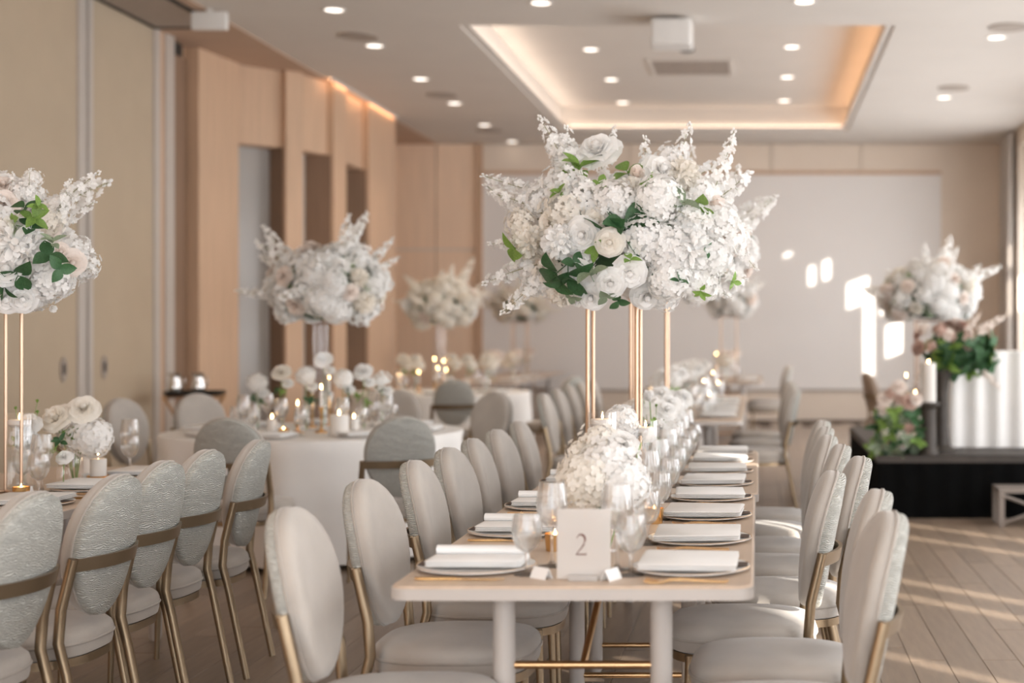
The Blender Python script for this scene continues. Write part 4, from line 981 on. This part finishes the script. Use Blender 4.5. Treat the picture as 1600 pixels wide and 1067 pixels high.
votive(at(858, Y=4.1, z=0).x + .02, 4.08, 'small gold votive left of the number two sign')
votive(-.34, 4.66, 'small gold votive behind the hydrangea posy')
pillar_candle(-.54, 4.70, 'white pillar candle behind the hydrangea posy', .10)
posy(-.44, 6.00, 'tulip and lisianthus vase behind the rose gold stand', (('bud', -.02, 0, .34, .035, 'petal_white'), ('rose', .05, .02, .29, .045, 'petal_white'), ('rose', .03, -.04, .22, .04, 'petal_white'), ('rose', -.06, .03, .30, .045, 'petal_white'), ('phlox', .07, 0, .22, .05, 'petal_white')), 34, .16, .032, leaves=6, buds=2)
posy(-.48, 6.41, 'white hydrangea vase midway along the second table of table two', (('hyd', 0, 0, .26, .085, 'petal_white'), ('rose', .08, .02, .30, .045, 'petal_white'), ('phlox', -.07, .02, .28, .05, 'petal_cream')), 35, .15, .034)
posy(-.465, 6.80, 'white rose vase before the far gold stand of table two', (('rose', 0, 0, .32, .05, 'petal_white'), ('hyd', .05, .03, .26, .07, 'petal_white')), 36, .16)
for k, (x, y, h) in enumerate(((-.44, 6.20, .22), (-.47, 6.60, .30), (-.44, 6.98, .26))):
    floating_candle(x, y, h, 'glass cylinder candle, %s past the tulip vase on table two' % ORD[k], .042)
posy(-.46, 7.37, 'white posy at the very end of table two', (('hyd', 0, 0, .25, .08, 'petal_white'), ('rose', .07, 0, .28, .05, 'petal_white')), 37, .15)
# partition-side table
posy(at(118, Y=5.95, z=0).x, 5.95, 'rose and hydrangea vase in front of the grey partition post', (('rose', .05, -.03, .30, .062, 'petal_cream'), ('rose', -.05, -.05, .265, .065, 'petal_cream'), ('hyd', .075, -.02, .185, .088, 'petal_white'), ('phlox', .0, .0, .19, .065, 'petal_cream'), ('bud', -.11, 0, .29, .014, 'petal_cream')), 41, .15, .03, leaves=2)
posy(at(27, Y=5.75, z=0).x, 5.80, 'lisianthus vase with tall buds behind thin gold stand', (('rose', .02, 0, .245, .05, 'petal_white'), ('rose', .03, -.02, .18, .045, 'petal_white'), ('rose', -.02, .02, .20, .045, 'petal_white')), 42, .15, .028, leaves=4, buds=3)
posy(at(95, Y=5.6, z=0).x, 5.62, 'short vase with one drooping white bloom beside place settings', (('rose', .01, -.01, .13, .03, 'petal_white'),), 43, .12, .025, leaves=2)
pillar_candle(at(162, Y=6.05, z=0).x, 6.0, 'lit white pillar candle in gold dish beside the wine glass, partition-side table', .085, .033)
pillar_candle(at(120, Y=6.2, z=0).x, 6.28, 'tall white pillar candle behind the roses, partition-side table', .14, .03, False)
floating_candle(at(10, Y=5.62, z=0).x, 5.72, .30, 'glass cylinder floating candle beside thin gold stand', .05)
votive(at(75, Y=5.5, z=0).x, 5.30, 'small gold votive near the napkins, partition-side table')
# round table
def rt(px, py_base=None, dy=0.0): return at(px, Y=RT[1] + dy, z=0).x, RT[1] + dy
for k, (px, dy, h, kind, m, lb) in enumerate(((402, .05, .30, 'hyd', 'petal_white', 'white pompon'), (440, .1, .36, 'rose', 'petal_cream', 'cream rose'), (478, -.1, .35, 'hyd', 'petal_white', 'loose white'), (506, .25, .44, 'rose', 'petal_white', 'tallest white rose'), (536, -.1, .33, 'hyd', 'petal_white', 'dense white'), (568, .0, .37, 'rose', 'petal_white', 'large white rose'), (596, .15, .31, 'phlox', 'petal_white', 'small white'))):
    x, y = rt(px, dy=dy)
    posy(x, y, '%s bud vase on the round table' % lb, ((kind, 0, 0, h, .058 if kind == 'rose' else .062, m), ('rose', .03, .03, h - .07, .035, 'petal_white')), 60 + k, .17, .022, leaves=2)
for k, (px, dy, h, lb) in enumerate(((488, .28, .22, 'first'), (502, -.2, .16, 'second'), (514, .45, .20, 'third'), (465, -.2, .06, 'fourth'))):
    x, y = rt(px, dy=dy); stick_candle(x, y, h, 'slim gold candlestick with lit taper on round table, %s of four' % lb)
for k, (px, dy, lb) in enumerate(((425, -.45, 'beside the white pompon vase'), (553, -.35, 'beside the large white rose vase'), (530, -.5, 'at the front middle'))):
    x, y = rt(px, dy=dy); pillar_candle(x, y, 'lit white pillar candle on the round table, %s' % lb, .10 if k < 2 else .13, .03 if k < 2 else .055, k == 0)
x, y = rt(443, dy=-.55); votive(x, y, 'gold votive on the round table near its front edge')
def round_setting(c, a, lbl, seed):
    d = Vector((math.cos(a), math.sin(a), 0)); p = Vector((c[0], c[1], ZT)) + d * .66
    build('charger_plate', (('plate', m_pl, 'china', None), ('gold_rim', m_rim, 'cutlery_gold', None)), 'gold-rimmed charger plate at ' + lbl, 'plate', p, 0, 'charger plates')
    obj('napkin', m_nap[seed % 3], 'napkin', None, p + Vector((0, 0, .0132)), a, 'folded white napkin at ' + lbl, 'napkin', 'folded napkins')
    tq = Vector((-d.y, d.x, 0)); g = Vector((c[0], c[1], ZT)) + d * .46
    build('water_goblet', (('bowl_and_stem', m_gob, 'crystal', None), ('water', m_gobw, 'water', None)), 'short water goblet at ' + lbl, 'glass', g + tq * .1, 0, 'water goblets')
    obj('wine_glass', m_wine, 'crystal', None, g - tq * .02, 0, 'tall empty wine glass at ' + lbl, 'glass', 'wine glasses')
NM = ('the window-side place', 'the place facing the grey chair', 'the place beside the table two chairs', 'the partition-side place', 'the tray stand side place', 'the place facing the windows', 'the far place', 'the place toward the far round table')
for k, a in enumerate((-95, -50, -135, -180, 150, 0, 45, 100)):
    round_setting(RT, math.radians(a), NM[k] + ' of the round table', k)
for k, a in enumerate((-80, -25, -140)):
    round_setting(RT2, math.radians(a), ORD[k] + ' laid place of the far round table', k)
for k, (dx, dy) in enumerate(((-.25, -.1), (.05, .25), (.28, -.05), (.45, .15), (-.45, .2))):
    posy(RT2[0] + dx, RT2[1] + dy, 'cream bud vase on the far round table, %s of five' % ORD[k], (('rose', 0, 0, .33, .065, 'petal_cream'), ('hyd', .04, .02, .27, .06, 'petal_cream')), 80 + k, .16, .024, leaves=1)
for k, (px, h, dy) in enumerate(((679, .22, -.2), (693, .19, .22), (684, .13, -.36), (654, .08, -.1), (697, .09, .4), (622, .05, 0.0))):
    Yk = RT2[1] + dy; stick_candle(at(px, Y=Yk, z=0).x, Yk, h, 'gold candlestick with lit taper on the far round table, %s of six' % ORD[k])
# middle and far tables
for k, (x, y, kind) in enumerate(((-.62, 10.25, 'hyd'), (-.72, 10.9, 'rose'), (-.55, 11.4, 'hyd'), (-.7, 12.2, 'hyd'), (-.55, 12.9, 'rose'), (-.68, 13.5, 'hyd'))):
    posy(x, y, 'white vase of blooms, %s along the middle table' % ORD[k], ((kind, 0, 0, .28, .075, 'petal_white'), ('rose', .07, .03, .32, .05, 'petal_white'), ('hyd', -.06, 0, .24, .06, 'petal_white')), 90 + k, .16, .03, leaves=2)
for k, (x, y, h) in enumerate(((-.36, 10.5, .18), (-.42, 11.0, .26), (-.33, 11.7, .22), (-.4, 12.5, .28), (-.85, 11.2, .2))):
    floating_candle(x, y, h, 'glass cylinder candle, %s along the middle table' % ORD[k], .045)
for k, y in enumerate((10.4, 11.0, 11.6, 12.2, 12.8)):
    setting(T4C + .06, y, 1, '%s place of the middle table, window side' % ORD[k], 120 + k, forks=0, knife=False, card=False, menu=False)
    setting(T4C - .06, y, -1, '%s place of the middle table, partition side' % ORD[k], 130 + k, forks=0, knife=False, card=False, menu=False)
for k, (x, y) in enumerate(((T5C, 17.7), (T5C - .1, 18.8), (T5C + .05, 19.4))):
    posy(x, y, 'pale vase of blooms, %s along the table before the projection screen' % ORD[k], (('hyd', 0, 0, .27, .09, 'petal_cream'), ('rose', .06, 0, .33, .06, 'petal_blush')), 140 + k, .16, .03, leaves=1)
for k, y in enumerate((17.8, 18.5)):
    setting(T5C, y, 1, '%s place of the table before the projection screen' % ORD[k], 150 + k, forks=0, knife=False, card=False, menu=False)
stick_candle(T5C - .12, 17.9, .22, 'gold candlestick with lit taper on the table before the projection screen')
for k, (dx, y) in enumerate(((.1, 17.7), (-.1, 18.4), (.12, 19.0), (0, 20.8))):
    posy(T3C + dx, y, 'cream vase of blooms, %s along the table by the wood piers' % ORD[k], (('hyd', 0, 0, .27, .1, 'petal_cream'), ('rose', .08, 0, .33, .06, 'petal_blush'), ('hyd', -.09, 0, .2, .07, 'petal_cream')), 160 + k, .16, .03, leaves=1)
for k, y in enumerate((17.8, 18.6, 19.4)):
    setting(T3C, y, 1, '%s place of the table by the wood piers' % ORD[k], 170 + k, forks=0, knife=False, card=False, menu=False, gl=False)

# ---------------------------------------------------------------- tray stand by the partition
p = at(304, Y=13.4, z=0)
t = thing('tray_stand', 'wooden folding tray stand with black tray by the wood wall', 'tray stand', (p.x, 13.4, 0))
for k, sx in enumerate((-1, 1)):
    for sy in (-.2, .2):
        obj('leg', tube([(sx * .24, sy, 0), (-sx * .2, sy, .76)], .016, 8), 'stand_wood', t)
obj('strap_bar', join(tube([(-.2, -.22, .76), (-.2, .22, .76)], .016, 8), tube([(.2, -.22, .76), (.2, .22, .76)], .016, 8), tube([(-.24, -.22, .03), (-.24, .22, .03)], .012, 8)), 'stand_wood', t)
obj('tray', rings([[(x * k, y * k, z) for x, y in rrect(.54, .42, .16, 6)] for k, z in ((.9, .776), (.97, .78), (1.0, .815), (.98, .815), (.94, .787), (.5, .786))]), 'black_gloss', t)
for dx, dy, lb in ((-.17, -.03, 'silver water pitcher on the black tray, partition side'), (.02, .04, 'silver water pitcher on the black tray, piers side')):
    q = thing('pitcher', lb, 'pitcher', (p.x + dx, 13.4 + dy, .786))
    obj('pitcher_body', openlathe([(.001, .002), (.05, .002), (.062, .04), (.06, .09), (.045, .14), (.05, .185), (.055, .195), (.052, .195), (.046, .185), (.041, .14), (.056, .09), (.05, .01), (.001, .008)], 20), 'silver', q)
    obj('handle', tube([(.045, 0, .16), (.085, 0, .15), (.09, 0, .1), (.06, 0, .06)], .006, 8), 'silver', q)
    obj('spout', tube([(-.045, 0, .175), (-.07, 0, .198)], [.016, .008], 8), 'silver', q)

# ---------------------------------------------------------------- stage with the couple's table
STX0, STY0, STY1, STZ = at(1370, 810, 0).x, at(1370, 810, 0).y, 13.6, .46
stg = thing('stage', 'low stage with a black pleated skirt by the windows', 'stage', (0, 0, 0))
obj('stage_deck', box(STX0, XR - .15, STY0, STY1, STZ - .05, STZ), 'pedestal_dark', stg, smooth=False)
def skirt(path, z0, z1, amp, per):
    V = []; n = 0; pts = []
    for (a, b) in zip(path[:-1], path[1:]):
        A, B = Vector((*a, 0)), Vector((*b, 0)); L = (B - A).length; m = max(4, int(L / per * 6)); nn = Vector(((B - A).y, -(B - A).x, 0)).normalized()
        for i in range(m): pts.append(A.lerp(B, i / m) + nn * amp * (1 + math.sin(2 * PI * i / 6)))
    pts.append(Vector((*path[-1], 0)))
    V = [(p.x, p.y, z0) for p in pts] + [(p.x, p.y, z1) for p in pts]; k = len(pts)
    return V, [(i, i + 1, k + i + 1, k + i) for i in range(k - 1)]
obj('stage_skirt', skirt([(STX0 + .01, STY1), (STX0 + .01, STY0 + .01), (XR - .15, STY0 + .01)], 0.0, STZ + .004, .005, .16), 'black_cloth', stg)
# white draped table
dx0 = at(1482, Y=11.15, z=0).x
t = thing('head_table', "couple's table under the white drape on the stage", 'table', (0, 0, 0))
obj('tabletop', box(dx0 + .03, 3.4, 11.18, 11.9, STZ + .72, STZ + .745), 'table_wood', t, smooth=False)
for xx in (dx0 + .1, 3.3):
    for yy in (11.25, 11.83): obj('leg', lathe([(.02, 0), (.02, .72)], 10), 'table_white', t, (xx, yy, STZ))
dr = skirt([(dx0, 11.95), (dx0, 11.15), (3.43, 11.15), (3.43, 11.95)], STZ + .01, STZ + .755, .018, .17)
obj('table_drape', join(dr, box(dx0, 3.43, 11.15, 11.95, STZ + .746, STZ + .756)), 'cloth', None, label="white pleated drape over the couple's table on the black-skirted stage", cat='tablecloth')
# folding step
p0 = at(1548, 812, 0)
t = thing('stage_step', 'grey metal folding step with crossed braces before the black skirt', 'step', (p0.x, p0.y - .08, 0))
obj('tread', box(0, .62, -.28, .02, .235, .265), 'step_grey', t, smooth=False)
for xx, yy in ((.02, -.26), (.6, -.26), (.02, 0), (.6, 0)):
    obj('leg', box(xx - .02, xx + .02, yy - .02, yy + .02, 0, .235), 'step_grey', t, smooth=False)
for a, b in (((.02, .22), (.58, .02)), ((.02, .02), (.58, .22))):
    obj('brace', tube([(a[0], -.275, a[1]), (b[0], -.275, b[1])], .012, 6), 'step_grey', t)
# pedestal, vases, stage flowers
px_ = at(1466, Y=10.85, z=0).x
t = thing('pedestal', 'dark round pedestal holding the pink and green stage flowers', 'pedestal', (px_ + .03, 10.86, STZ))
obj('pedestal_column', lathe([(.11, 0), (.11, .02), (.06, .05), (.045, .2), (.045, .45), (.06, .56), (.085, .60), (.085, .63), (.001, .63)], 24), 'pedestal_dark', t)
sf = thing('flower_arrangement', 'pink roses with dark green foliage on the stage pedestal', 'bouquet', (px_ + .08, 10.86, STZ + .63)); rs_ = random.Random(77)
for i in range(26):
    a = rs_.random() * 6.28; e = rs_.uniform(-.1, 1.2); d = Vector((math.cos(a) * math.cos(e), math.sin(a) * math.cos(e) * .8, math.sin(e)))
    head(sf, 'rose' if i % 3 else 'phlox', Vector((d.x * .22 - .03, d.y * .18, .17 + d.z * .2)), d + Vector((0, -.3, 0)), .05 * rs_.uniform(.8, 1.2), rs_.choice(('petal_pink', 'petal_pink', 'petal_blush')), rs_)
for i in range(46):
    a = rs_.random() * 6.28; e = rs_.uniform(-.9, .5); d = Vector((math.cos(a) * math.cos(e), math.sin(a) * math.cos(e) * .8, math.sin(e)))
    put_leaf(sf, Vector((.10 + d.x * .22, d.y * .2, .12 + d.z * .14)), d, rs_.uniform(.09, .15), rs_.choice(('leaf_dark', 'leaf_light', 'leaf_dark')), rs_)
for a, b in (((.15, .25), (.42, .38)), ((.1, .25), (.22, .42)), ((.2, .02), (.36, -.16)), ((-.15, .1), (-.3, -.1))):
    put_spray(sf, (a[0], -.1, a[1]), (b[0], -.16, b[1]), rs_, 'petal_blush')
obj('foam_core', xf(sphere(1, 14, 8), Matrix.Translation((.04, 0, .1)) @ Matrix.Diagonal((.17, .15, .11, 1))), 'leaf_dark', sf)
xb = at(1452, Y=12.4, z=0).x
stand(xb, 12.4, STZ, 'gold flower stand at the back of the stage', .22, 1.02)
bouquet(xb, 12.4, STZ + 1.02, 'large white bouquet behind the pink stage flowers', 78, .40, .34, .26, 54, nleaf=16)
# low flowers on the stage corner
lf = thing('flower_arrangement', 'low pink blooms and greenery spilling over the black stage corner', 'bouquet', (at(1408, Y=10.66, z=0).x, 10.68, STZ)); rl = random.Random(79)
for i in range(34):
    x = rl.uniform(-.14, .12); z = rl.uniform(.02, .5) * (1 - abs(x) * 1.5); y = rl.uniform(-.14, .06)
    head(lf, 'rose' if i % 2 else 'phlox', Vector((x, y, z + .04)), (x, -.8, .4), .05 * rl.uniform(.8, 1.2), rl.choice(('petal_pink', 'petal_blush', 'petal_cream')), rl)
for i in range(52):
    x = rl.uniform(-.2, .13); z = rl.uniform(-.04, .34); put_leaf(lf, Vector((x, rl.uniform(-.17, .08), max(z, .02))), (x, -.5, rl.uniform(-.5, .5)), rl.uniform(.07, .12), rl.choice(('leaf_dark', 'leaf_light', 'leaf_grey')), rl)
obj('foam_core', xf(sphere(1, 14, 8), Matrix.Translation((0, 0, .15)) @ Matrix.Diagonal((.11, .09, .16, 1))), 'leaf_dark', lf)
cpx = at(1449, Y=10.7, z=0).x
t = thing('candle_pillar_stand', 'dark drum stand under the white stage candle', 'candle stand', (cpx, 10.62, STZ))
obj('drum', lathe([(.075, 0), (.075, .02), (.06, .04), (.055, .34), (.085, .37), (.085, .39), (.001, .39)], 20), 'pedestal_dark', t)
pillar_candle(cpx, 10.62, 'tall white pillar candle beside the pink stage flowers', .29, .055, False, STZ + .39)
for k, (px, py) in enumerate(((1404, 632), (1430, 612), (1416, 585))):
    q = at(px, py, Y=10.98); stick_candle(q.x, 10.98, max(.05, q.z - STZ - .13), 'gold candlestick with lit taper on the stage corner, %s from its edge' % ORD[k], STZ)
